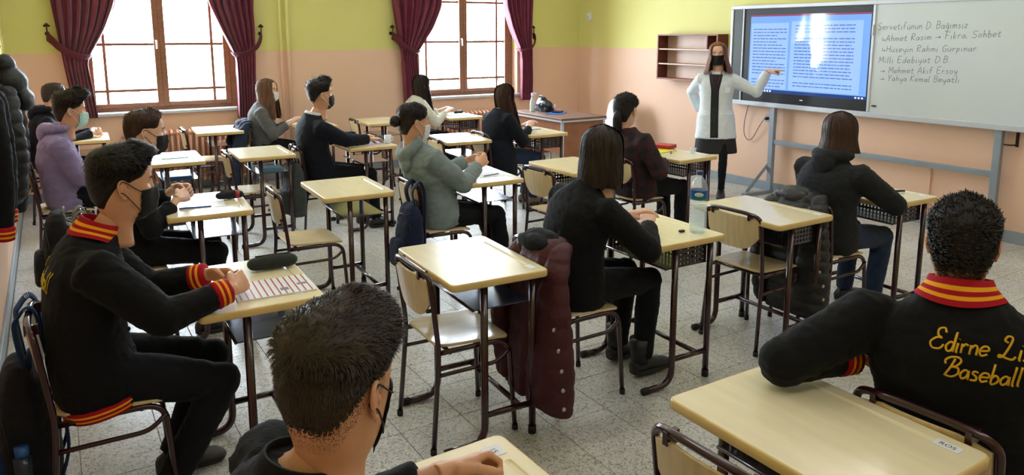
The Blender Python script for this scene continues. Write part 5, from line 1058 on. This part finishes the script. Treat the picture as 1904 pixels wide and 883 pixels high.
# ================================================================== COATS AND BAGS
def quilted(m_h, amp):
    return lambda P: amp*np.abs(np.sin(P[:, 2]*PI/m_h))**0.6-amp*.5-.016*np.exp(-((P[:, 1]+.06+.05*P[:, 2])/.014)**2)-.012*np.exp(-((P[:, 1]-.10)/.014)**2)
M_MAROON = mat('maroon_puffer_nylon', rgb(64, 10, 24), .6, var=.15, vscale=8, bump=.25, bscale=45, sheen=.0)
M_BPUFF = mat('black_puffer_nylon', rgb(16, 18, 22), .6, var=.15, vscale=8, bump=.2, bscale=40)
M_GPUFF = mat('charcoal_puffer_nylon', rgb(26, 28, 31), .5, var=.15, vscale=8, bump=.2, bscale=40)
M_SNAP = mat('snap_metal', rgb(190, 186, 180), .35, metal=.6)
def chair_coat(label, hx, cy, wd, zb, m, qh=.085, qa=.012, hood_m=None, seed=0, skew=0.0, name='puffer_coat', near_sleeve=True, zt=.80, lining=None):
    """coat hung over a chair hoop at x = hx; hangs behind the backrest, collar folded over the top"""
    root = empty(name, (hx-.07, cy, 0)); tag(root, label, 'coat'); O = A3(hx-.07, cy, 0); n = 30; a = np.arange(n)*2*PI/n
    g = MB(); rings = []
    for z, w_, d_, dx, dy in ((zb, .97, .060, -.055, 1.0), (zb+.03, 1.0, .068, -.055, 1.0), (zb+.2, 1.0, .072, -.045, .9), (.45, 1.0, .066, -.035, .6), (.60, .98, .056, -.025, .3), (.70, .92, .050, -.012, .1), (.775, .82, .055, .018, 0), (zt+.012, .68, .060, .045, 0), (zt+.03, .5, .035, .06, 0)):
        e = 2/2.6; ca = np.sign(np.cos(a))*np.abs(np.cos(a))**e; sa = np.sign(np.sin(a))*np.abs(np.sin(a))**e
        rings.append(np.stack([dx+ca*d_, skew*dy+sa*wd*w_, np.full(n, z)], 1))
    g.loft(rings)
    # front flap over the top of the hoop
    body = remesh(g, .009, 2, .004, seed, 55, quilted(qh, qa)).build('coat_body', m, root, smooth=True)
    for s in (-1, 1):
        if s < 0 and not near_sleeve: continue
        t = MB(); p = smoothpath([(.0, s*wd*.66, .74), (-.06, s*wd*.88+skew*.3, .64), (-.10, s*(wd*.86)+skew*.6, .48), (-.11, s*wd*.80+skew*.8, .32), (-.11, s*wd*.76+skew, .20)], 6); t.tube(p, np.linspace(.050, .040, len(p)), 16, round_caps=True)
        remesh(t, .009, 3, .005, seed+7+s, 70, quilted(qh, qa*.8)).build('sleeve', m, root, smooth=True)
    h = MB(); h.ball((.055, .04, zt+.0), .055, wd*.55, .05); h.ball((.0, .03, zt+.005), .05, wd*.5, .035); remesh(h, .010, 4, .007, seed+20, 60).build('hood', hood_m or m, root, smooth=True)
    bv = bvh_of(body)
    for k, z in enumerate(np.linspace(zb+.05, .50, 5)):      # snaps along the front edge (towards the camera)
        q = bv.ray_cast(Vector((-.075, skew*.8-wd*1.6, z)), Vector((0, 1, 0)))[0]
        if q is not None: MB().ball(np.array(q), .010, .005, .010).build('snap', M_SNAP, root, smooth=True)
    return root
chair_coat('maroon puffer coat with black hood hanging over the black sweater girl chair', 1.845, 2.66, .235, .13, M_MAROON, hood_m=C_BLACK, seed=41, skew=-.08, qa=.006, near_sleeve=False)
chair_coat('black quilted puffer jacket hanging over the bob haired girl chair', 3.66, 2.71, .225, .15, M_GPUFF, seed=42, qh=.06, skew=-.05, near_sleeve=False)
# denim jacket behind the grey sweater girl
chair_coat('dark denim jacket hanging on the chair of the grey sweater girl', 1.73, 8.10, .20, .42, cloth('dark_denim', rgb(36, 46, 70), var=.3), seed=43, qh=3.0, name='denim_jacket', near_sleeve=True)
# ---- coats on the back wall
rk = empty('coat_rail', (BX, 5.2, 1.62)); tag(rk, 'wooden coat rail with hooks on the back wall, mostly outside the picture', 'coat rail')
MB().box(0, .02, -1.6, 1.1, -.05, .05).build('rail_board', M_WOODF, rk, bevel=.004)
for k in range(7): MB().tube(fillet([(.02, -1.35+k*.38, 0), (.075, -1.35+k*.38, -.01), (.085, -1.35+k*.38, .03)], .02), .006, 8).build('rail_hook', M_HOOK, rk, smooth=True)
def wall_coat(name, label, y, ztop, zb, m, dep, wd, quilt, seed, hood=True, cuff=False):
    root = empty(name, (BX, y, 0)); tag(root, label, 'coat'); n = 28; a = np.arange(n)*2*PI/n; g = MB(); H_ = ztop-zb; rg = []
    for q, w_, d_ in ((0, .96, .85), (.04, 1.0, .95), (.35, .98, 1.0), (.62, .95, .95), (.80, .85, .80), (.92, .55, .60), (1.0, .25, .35)):
        rg.append(np.stack([.035+dep*d_*.5+np.cos(a)*dep*d_*.5, np.sin(a)*wd*w_, np.full(n, zb+H_*q)], 1))
    g.loft(rg); b_ = remesh(g, .013, 4, .006, seed, 50, quilt).build('coat_body', m, root, smooth=True)
    for s in (-1, 1):
        t = MB(); zs = ztop-.16; p = smoothpath([(.05+dep*.5, s*wd*.70, zs), (.06+dep*.55, s*wd*1.05, zs-.16), (.06+dep*.6, s*wd*1.12, zs-.36), (.05+dep*.55, s*wd*1.08, zs-.58)], 6); t.tube(p, np.linspace(.058, .046, len(p)), 16, round_caps=True)
        sl = remesh(t, .011, 3, .006, seed+s, 60, quilt).build('sleeve', m, root, smooth=True)
        if cuff:
            d_ = nrm(p[-1]-p[-3]); c_ = MB(); c_.tube([p[-1]+d_*.02, p[-1]+d_*.03, p[-1]+d_*.09, p[-1]+d_*.095], [.044, .05, .046, .036], 18); c_.build('cuff', M_RIBK, sl, smooth=True)
    if hood:
        h = MB(); h.ball((.06+dep*.55, 0, ztop-.10), .095, wd*.55, .10); h.ball((.07+dep*.95, -.02, ztop-.20), .055, wd*.55, .065); h.ball((.05+dep*.5, 0, ztop+.02), .055, .09, .07); remesh(h, .012, 4, .006, seed+3, 50).build('hood', m, root, smooth=True)
    return root
wall_coat('puffer_coat', 'black quilted puffer coat with hood hanging on the wall at the left edge', 5.60, 1.52, .70, M_BPUFF, .145, .26, quilted(.080, .010), 51)
wall_coat('varsity_jacket', 'black jacket with red and yellow striped cuff hanging at the left picture edge', 4.62, 1.54, .86, C_JACKET, .08, .20, None, 52, hood=False, cuff=True)
# ---- backpacks
def backpack(label, loc, rz, size, m, strap_m, hoop, seed, hx=.05, pocket_m=None, name='backpack', tilt=0.0, big_strap=False, tab_m=None):
    """loc = centre of the bag's bottom (world), the strap side faces +x (towards the chair back)"""
    w_, d_, h_ = size; root = empty(name, loc, rz); tag(root, label, 'bag', 'school bags on chairs'); n = 28; a = np.arange(n)*2*PI/n; e = 2/3.4; g = MB(); rg = []
    ca = np.sign(np.cos(a))*np.abs(np.cos(a))**e; sa = np.sign(np.sin(a))*np.abs(np.sin(a))**e
    for q, sw, sd in ((0, .80, .70), (.03, .96, .92), (.25, 1.0, 1.05), (.55, .98, 1.0), (.8, .90, .80), (.93, .74, .55), (1.0, .45, .25)):
        rg.append(np.stack([-d_*.5*sd*0-d_*.05+ca*d_*.5*sd+tilt*q*h_, sa*w_*.5*sw, np.full(n, q*h_)], 1))
    g.loft(rg); b_ = remesh(g, .009, 4, .006, seed, 50).build('bag_body', m, root, smooth=True)
    p = MB(); rg = []
    for q, s_ in ((.06, .75), (.10, .95), (.30, 1.0), (.44, .92), (.48, .6)): rg.append(np.stack([-d_*.62+ca*d_*.26*s_+tilt*q*h_, sa*w_*.40*s_, np.full(n, q*h_)], 1))
    p.loft(rg); remesh(p, .008, 4, .004, seed+1, 60).build('front_pocket', pocket_m or m, root, smooth=True)
    z = [MB().tube(smoothpath([(-d_*.50*s_+tilt*.8*h_, y_*w_*.46, zz*h_) for y_, zz, s_ in ((-1, .5, .6), (-.85, .74, .78), (0, .86, .92), (.85, .74, .78), (1, .5, .6))], 6), .004, 6).build('zipper', M_BLK, root, smooth=True)]
    hz = hoop-loc[2]
    for s in (-1, 1):
        y = s*w_*.22; P = smoothpath([(d_*.35+tilt*h_*.2, y*1.25, h_*.10), (d_*.50+.01, y*1.25, h_*.45), (hx+.030, y*1.15, hz-.09), (hx+.022, y*1.05, hz-.01), (hx, y, hz+.024), (hx-.03, y*.95, hz-.005), (hx-.045, y*.9, hz-.05), (d_*.10+tilt*h_*.9, y*.8, h_*.93)], 8)
        st = MB().tube(P, .024 if big_strap else .016, 8, ry=.006, up=(0, 1, 0)).build('shoulder_strap', strap_m, root, smooth=True)
        if tab_m is not None:
            i = len(P)*3//5
            for k in (0, 1, 2): MB().tube([P[i-2+k]*.55+P[i-1+k]*.45, P[i-2+k]*.3+P[i-1+k]*.7], .0265, 8, ry=.0075, up=(0, 1, 0)).build('strap_stripe', tab_m, st)
    MB().tube(smoothpath([(d_*.2+tilt*h_, -.035, h_*.93), (d_*.2+tilt*h_, -.03, h_*1.03), (d_*.2+tilt*h_, .03, h_*1.03), (d_*.2+tilt*h_, .035, h_*.93)], 5), .007, 6).build('top_handle', strap_m, root, smooth=True)
    return root
M_BAGB = cloth('black_bag_canvas', rgb(25, 26, 30), bump=.4, bscale=300); M_BAGBL = cloth('blue_bag_canvas', rgb(32, 66, 112), bump=.4, bscale=300); M_BAGNV = cloth('navy_bag_canvas', rgb(24, 34, 62), bump=.4, bscale=300); M_BAGGR = cloth('grey_green_bag_canvas', rgb(60, 66, 66), bump=.4, bscale=300); M_STRG = cloth('pale_grey_strap', rgb(150, 152, 140))
bk1 = backpack('black and blue backpack with blue straps hanging on the striped collar boy chair', (-.150, 3.02, .075), 0, (.33, .17, .52), M_BAGB, M_BAGBL, .775, 61, hx=.018, pocket_m=M_BAGBL, tilt=-.06, big_strap=True, tab_m=M_PAPER)
# small blue capped bottle in its side pocket
bt = MB(); bt.tube([(0, 0, 0), (0, 0, .12)], .028, 14); bo = empty('drink_bottle', (-.19, 2.835, .20)); tag(bo, 'small bottle with blue cap in the side pocket of the blue strapped backpack', 'bottle'); bt.build('bottle_body', mat('bottle_dark', rgb(40, 52, 66), .2), bo, smooth=True); MB().tube([(0, 0, .12), (0, 0, .155)], .022, 14).build('cap', mat('cap_blue', rgb(46, 96, 170), .35), bo, smooth=True)
backpack('black backpack with pale grey straps on the chair behind the striped collar', (-.035, 4.53, .40), 0, (.30, .14, .40), M_BAGB, M_STRG, .775, 62, hx=.113, tilt=.02, big_strap=True)
backpack('black bag hanging on the lilac hoodie boy chair', (-.262, 6.40, .46), 0, (.30, .10, .34), M_BAGB, M_BAGB, .775, 63, hx=.07)
backpack('navy bag hanging on the grey hoodie student chair', (1.87, 4.30, .235), 0, (.24, .13, .42), M_BAGNV, M_BAGNV, .775, 64, hx=.058, tilt=.06, big_strap=True)
backpack('grey green backpack hanging on the black sweater boy chair', (1.70, 6.28, .20), 0, (.32, .15, .46), M_BAGGR, M_BAGB, .775, 65, hx=.028)
# ================================================================== THINGS ON THE DESKS
TOPZ = DH+.0003
def slab(nm, label, cat, x, y, rz, lx, ly, h, m, z=TOPZ, parts=None, bevel=.0012):
    o = empty(nm, (x, y, z), math.radians(rz)); tag(o, label, cat); MB().box(-lx/2, lx/2, -ly/2, ly/2, 0, h).build(parts or 'cover', m, o, bevel=bevel); return o
# red striped notebook
nb = empty('striped_notebook', (.665, 2.845, TOPZ), math.radians(-3)); tag(nb, 'white notebook with red stripes lying before the clasped hands', 'notebook'); MB().box(-.145, .145, -.105, .105, 0, .006).build('page_block', M_PAPER, nb, bevel=.001)
m_st = mat('red_print', rgb(178, 34, 54), .6); m_gr = mat('grey_print', rgb(120, 120, 140), .6)
for k in range(12):
    x = -.13+k*.0235; Mx = Matrix.Rotation(.30, 4, 'Z'); MB().box(x-.0025, x+.0025, -.103, .103, .0062, .0066).build('red_stripe', m_st, nb)
MB().box(.02, .05, -.06, -.03, .0062, .0067).build('printed_mark', m_gr, nb); MB().box(.09, .13, -.02, .0, .0062, .0067).build('printed_mark', m_gr, nb)
def pencil_case(label, x, y, rz, L, r, m, zip_m, side_m=None, z=TOPZ):
    o = empty('pencil_case', (x, y, z), math.radians(rz)); tag(o, label, 'pencil case'); b = MB(); b.tube([(-L/2, 0, r*.72), (-L/4, 0, r*.76), (L/4, 0, r*.76), (L/2, 0, r*.72)], [r*.9, r, r, r*.9], 18, ry=[r*.66, r*.72, r*.72, r*.66], up=(0, 1, 0), round_caps=True)
    remesh(b, .005, 2, .002, 9, 90).build('case_body', m, o, smooth=True); MB().tube([(-L*.52, 0, r*1.48), (0, 0, r*1.50), (L*.52, 0, r*1.46)], .003, 6).build('zipper', zip_m, o, smooth=True)
    MB().tube([(L*.52, 0, r*1.46), (L*.58, .004, r*1.2)], .003, 6).build('zip_pull', M_SNAP, o)
    if side_m: MB().tube([(L*.30, -.002, r*.78), (L*.52, -.002, r*.74)], [r*1.02, r*.96], 18, ry=[r*.76, r*.70], up=(0, 1, 0)).build('side_panel', side_m, o, smooth=True)
pencil_case('dark green round pencil case at the far corner of the striped notebook desk', .73, 3.10, -2, .135, .040, cloth('dark_green_canvas', rgb(44, 50, 46)), M_BLK)
slab('blue_notebook', 'bright blue notebook under the clasped hands of the dark hoodie boy', 'notebook', .655, 4.57, -8, .17, .24, .008, mat('blue_cover', rgb(38, 74, 176), .35))
slab('paper_sheet', 'white sheet beside the blue notebook', 'paper', .775, 4.50, -8, .06, .18, .002, M_PAPER, z=TOPZ)
pencil_case('black pencil case with a red end on the blue notebook desk', .855, 4.60, -4, .10, .034, cloth('black_case', rgb(34, 34, 42)), M_BLK, mat('red_case_end', rgb(150, 30, 48), .4))
slab('exam_paper', 'white paper under the grey hoodie student hands', 'paper', 2.56, 4.50, -6, .21, .29, .0015, M_PAPER); 
pn = MB().tube([(-.07, 0, .005), (.07, 0, .005)], [.0035, .0035], 8).build('pencil', mat('pencil_grey', rgb(96, 88, 84), .4), loc=(2.55, 4.41, TOPZ+.0015), smooth=True); pn.rotation_euler = (0, 0, .25); tag(pn, 'grey pencil lying on the paper of the grey hoodie student', 'pencil')
# water bottle
wb_ = empty('water_bottle', (2.668, 2.575, TOPZ)); tag(wb_, 'large clear plastic water bottle with blue label and cap', 'bottle')
prof = [(0, .028), (.004, .036), (.012, .041), (.03, .0405)]; 
for k in range(6): prof += [(.035+k*.020, .0415), (.044+k*.020, .0385), (.053+k*.020, .0415)]
prof += [(.165, .0425), (.215, .0425), (.228, .041), (.25, .033), (.268, .022), (.276, .0155), (.290, .0145), (.292, .0150)]
M_PET = pet_mat('clear_pet', (.96, .99, .99), .16); M_WATER = pet_mat('water', (.94, .98, .99), .10)
a = np.arange(28)*2*PI/28; sh_ = MB(); sh_.loft([np.column_stack([np.cos(a)*r_, np.sin(a)*r_, np.full(28, z_)]) for z_, r_ in prof], cap=True); sh_.build('bottle_shell', M_PET, wb_, smooth=True)
MB().loft([np.column_stack([np.cos(a)*r_*.94, np.sin(a)*r_*.94, np.full(28, z_)]) for z_, r_ in prof[1:20]]).build('water', M_WATER, wb_, smooth=True)
lb = MB(); lb.loft([np.column_stack([np.cos(a)*.0431, np.sin(a)*.0431, np.full(28, z_)]) for z_ in (.168, .170, .213, .215)], cap=False); lb.build('label', mat('label_blue', rgb(24, 92, 168), .3, var=.25, vscale=25), wb_, smooth=True)
c_ = A3(-.720, -.694, 0); ov = MB(); ov.ball(c_*.0425+A3(0, 0, .196), .004, .022, .011, M=Matrix.Rotation(math.atan2(-.694, -.720), 4, 'Z')); ov.build('label_oval', mat('label_pale', rgb(206, 218, 190), .4), wb_, smooth=True)
lg = MB(); lg.loft([np.column_stack([np.cos(a)*.0433, np.sin(a)*.0433, np.full(28, z_)]) for z_ in (.168, .178)], cap=False); lg.build('label_green_band', mat('label_green', rgb(46, 128, 110), .35), wb_, smooth=True)
MB().tube([(0, 0, .290), (0, 0, .308)], .0165, 20).build('cap', mat('cap_navy', rgb(40, 62, 120), .35), wb_, smooth=True)
er = MB().box(-.014, .014, -.009, .009, 0, .011).build('eraser', mat('eraser_black', rgb(40, 36, 34), .6), loc=(2.60, 2.615, TOPZ), bevel=.002); tag(er, 'small black eraser lying beside the water bottle', 'eraser')
# bob haired girl's desk
slab('worksheet', 'white worksheet under the bob haired girl arm', 'paper', 4.33, 2.72, -4, .21, .28, .0015, M_PAPER)
mk = MB().tube([(-.05, 0, .007), (.03, 0, .007), (.05, 0, .007)], [.0065, .0065, .0055], 10).build('marker_pen', M_BLK, loc=(4.40, 2.60, TOPZ+.0016), smooth=True); mk.rotation_euler = (0, 0, -.5); tag(mk, 'black marker pen on the bob haired girl worksheet', 'pen')
# plaid girl's desk
slab('yellow_notebook', 'bright yellow notebook on the desk before the teacher', 'notebook', 4.29, 4.62, 6, .24, .19, .006, mat('yellow_cover', rgb(226, 226, 40), .4))
slab('red_book', 'red book at the far edge of the yellow notebook desk', 'book', 4.43, 4.70, 22, .13, .17, .03, mat('red_cover', rgb(176, 24, 54), .35), z=TOPZ+.007, bevel=.004)
gl = empty('plastic_cup', (4.44, 4.37, TOPZ)); tag(gl, 'small clear plastic cup on the yellow notebook desk', 'cup'); a = np.arange(20)*2*PI/20
MB().loft([np.column_stack([np.cos(a)*r_, np.sin(a)*r_, np.full(20, z_)]) for r_, z_ in ((.020, 0), (.026, .045), (.0245, .045), (.0185, .003))]).build('cup_wall', M_PET, gl, smooth=True); MB().tube([(0, 0, .043), (0, 0, .046)], .0275, 20).build('rim', M_PET, gl, smooth=True)
pn = MB().tube([(-.065, 0, .0045), (.065, 0, .0045)], .0042, 8).build('pen', mat('pen_blue', rgb(50, 50, 130), .35), loc=(4.31, 4.49, TOPZ), smooth=True); pn.rotation_euler = (0, 0, .8); tag(pn, 'blue pen lying beside the yellow notebook', 'pen')
# black sweater boy's desk
slab('printed_paper', 'lilac white paper before the black sweater boy', 'paper', 2.44, 6.36, 5, .20, .27, .0015, mat('paper_lilac', rgb(206, 208, 234), .7))
tc_ = MB(); tc_.ball((0, 0, .022), .055, .045, .026); tc_.ball((.03, .02, .02), .035, .04, .022); tq = remesh(tc_, .006, 2, .008, 77, 60).build('crumpled_cloth', cloth('teal_cloth', rgb(50, 84, 92)), loc=(2.54, 6.47, TOPZ), smooth=True); tag(tq, 'crumpled teal cloth on the black sweater boy desk', 'cloth')
mg = empty('white_mug', (2.545, 6.26, TOPZ)); tag(mg, 'small white mug at the corner of the black sweater boy desk', 'mug'); MB().loft([np.column_stack([np.cos(a)*r_, np.sin(a)*r_, np.full(20, z_)]) for r_, z_ in ((.028, 0), (.031, .01), (.031, .075), (.028, .075), (.027, .012))]).build('mug_wall', M_WPL, mg, smooth=True); MB().tube(smoothpath([(.03, 0, .06), (.052, 0, .055), (.052, 0, .025), (.03, 0, .018)], 5), .004, 8).build('mug_handle', M_WPL, mg, smooth=True)
# other desks
slab('grey_notebook', 'grey notebook before the long haired girl in the dark coat', 'notebook', 4.20, 6.42, 8, .15, .13, .008, mat('grey_cover', rgb(168, 172, 182), .5))
slab('turquoise_notebook', 'turquoise notebook before the white sweater girl', 'notebook', 4.16, 8.06, -4, .20, .28, .006, mat('turquoise_cover', rgb(128, 206, 210), .4))
pencil_case('dark flat pencil case on the turquoise notebook desk', 4.29, 8.22, 30, .15, .022, cloth('dark_case', rgb(34, 36, 44)), M_BLK)
slab('pale_blue_book', 'pale blue book on the desk just right of the dark hoodie boy head', 'book', .80, 6.50, -4, .20, .26, .006, mat('pale_blue_cover', rgb(126, 182, 210), .4))
slab('blue_textbook', 'blue textbook inside the desk tray just right of the dark hoodie boy head', 'book', .80, 6.40, -4, .20, .26, .018, mat('blue_text', rgb(60, 112, 190), .35), z=.6035)
slab('light_blue_folder', 'light blue folder in the tray of the empty desk behind the black sweater boy', 'folder', 1.50, 6.30, -4, .20, .17, .02, mat('lblue_folder', rgb(126, 184, 216), .35), z=.6035)
# ---- on the teacher's table
TTZ = TZ+.0004
sp = empty('spray_bottle', (5.31, 8.10, TTZ)); tag(sp, 'white spray bottle standing on the teacher table', 'bottle'); MB().loft([np.column_stack([np.cos(a)*r_, np.sin(a)*r_*.8, np.full(20, z_)]) for r_, z_ in ((.034, 0), (.037, .01), (.037, .11), (.030, .15), (.016, .18), (.014, .195))]).build('bottle_body', mat('spray_translucent', rgb(214, 226, 226), .3), sp, smooth=True)
MB().tube([(0, 0, .19), (0, 0, .215)], .017, 14).build('collar_ring', M_WPL, sp, smooth=True); hd_ = MB(); hd_.box(-.018, .055, -.012, .012, .213, .240); hd_.build('spray_head', M_WPL, sp, bevel=.006); MB().tube(fillet([(.03, 0, .215), (.045, 0, .19), (.04, 0, .165)], .01), .005, 8).build('trigger', M_WPL, sp, smooth=True)
hb = empty('black_handbag', (5.46, 8.05, TTZ)); tag(hb, 'black leather handbag lying on the teacher table', 'bag'); g = MB(); g.ball((0, 0, .075), .085, .15, .075); g.ball((0, .05, .10), .06, .09, .085); g.box(-.07, .07, -.13, .13, .002, .05); remesh(g, .008, 4, .006, 5, 60).build('bag_body', mat('black_leather', rgb(28, 32, 42), .35), hb, smooth=True); MB().tube(smoothpath([(0, -.08, .13), (-.03, -.05, .185), (-.03, .06, .20), (0, .09, .15)], 6), .007, 8).build('bag_handle', mat('black_leather', (0, 0, 0)), hb, smooth=True)
pb = empty('pink_tube', (5.50, 7.86, TTZ)); tag(pb, 'small pink tube standing before the black handbag', 'bottle'); MB().tube([(0, 0, 0), (0, 0, .075)], .013, 12).build('tube_body', mat('pink_plastic', rgb(226, 150, 190), .35), pb, smooth=True); MB().tube([(0, 0, .075), (0, 0, .095)], .010, 12).build('tube_cap', M_WPL, pb, smooth=True)
slab('blue_folder', 'blue folder on the edge of the teacher table', 'folder', 5.42, 7.72, 35, .24, .20, .008, mat('blue_folder_cover', rgb(44, 110, 200), .3), z=TTZ)
slab('black_diary', 'black diary lying on the blue folder', 'book', 5.47, 7.76, 30, .14, .10, .018, mat('black_cover', rgb(26, 26, 30), .4), z=TTZ+.0085)
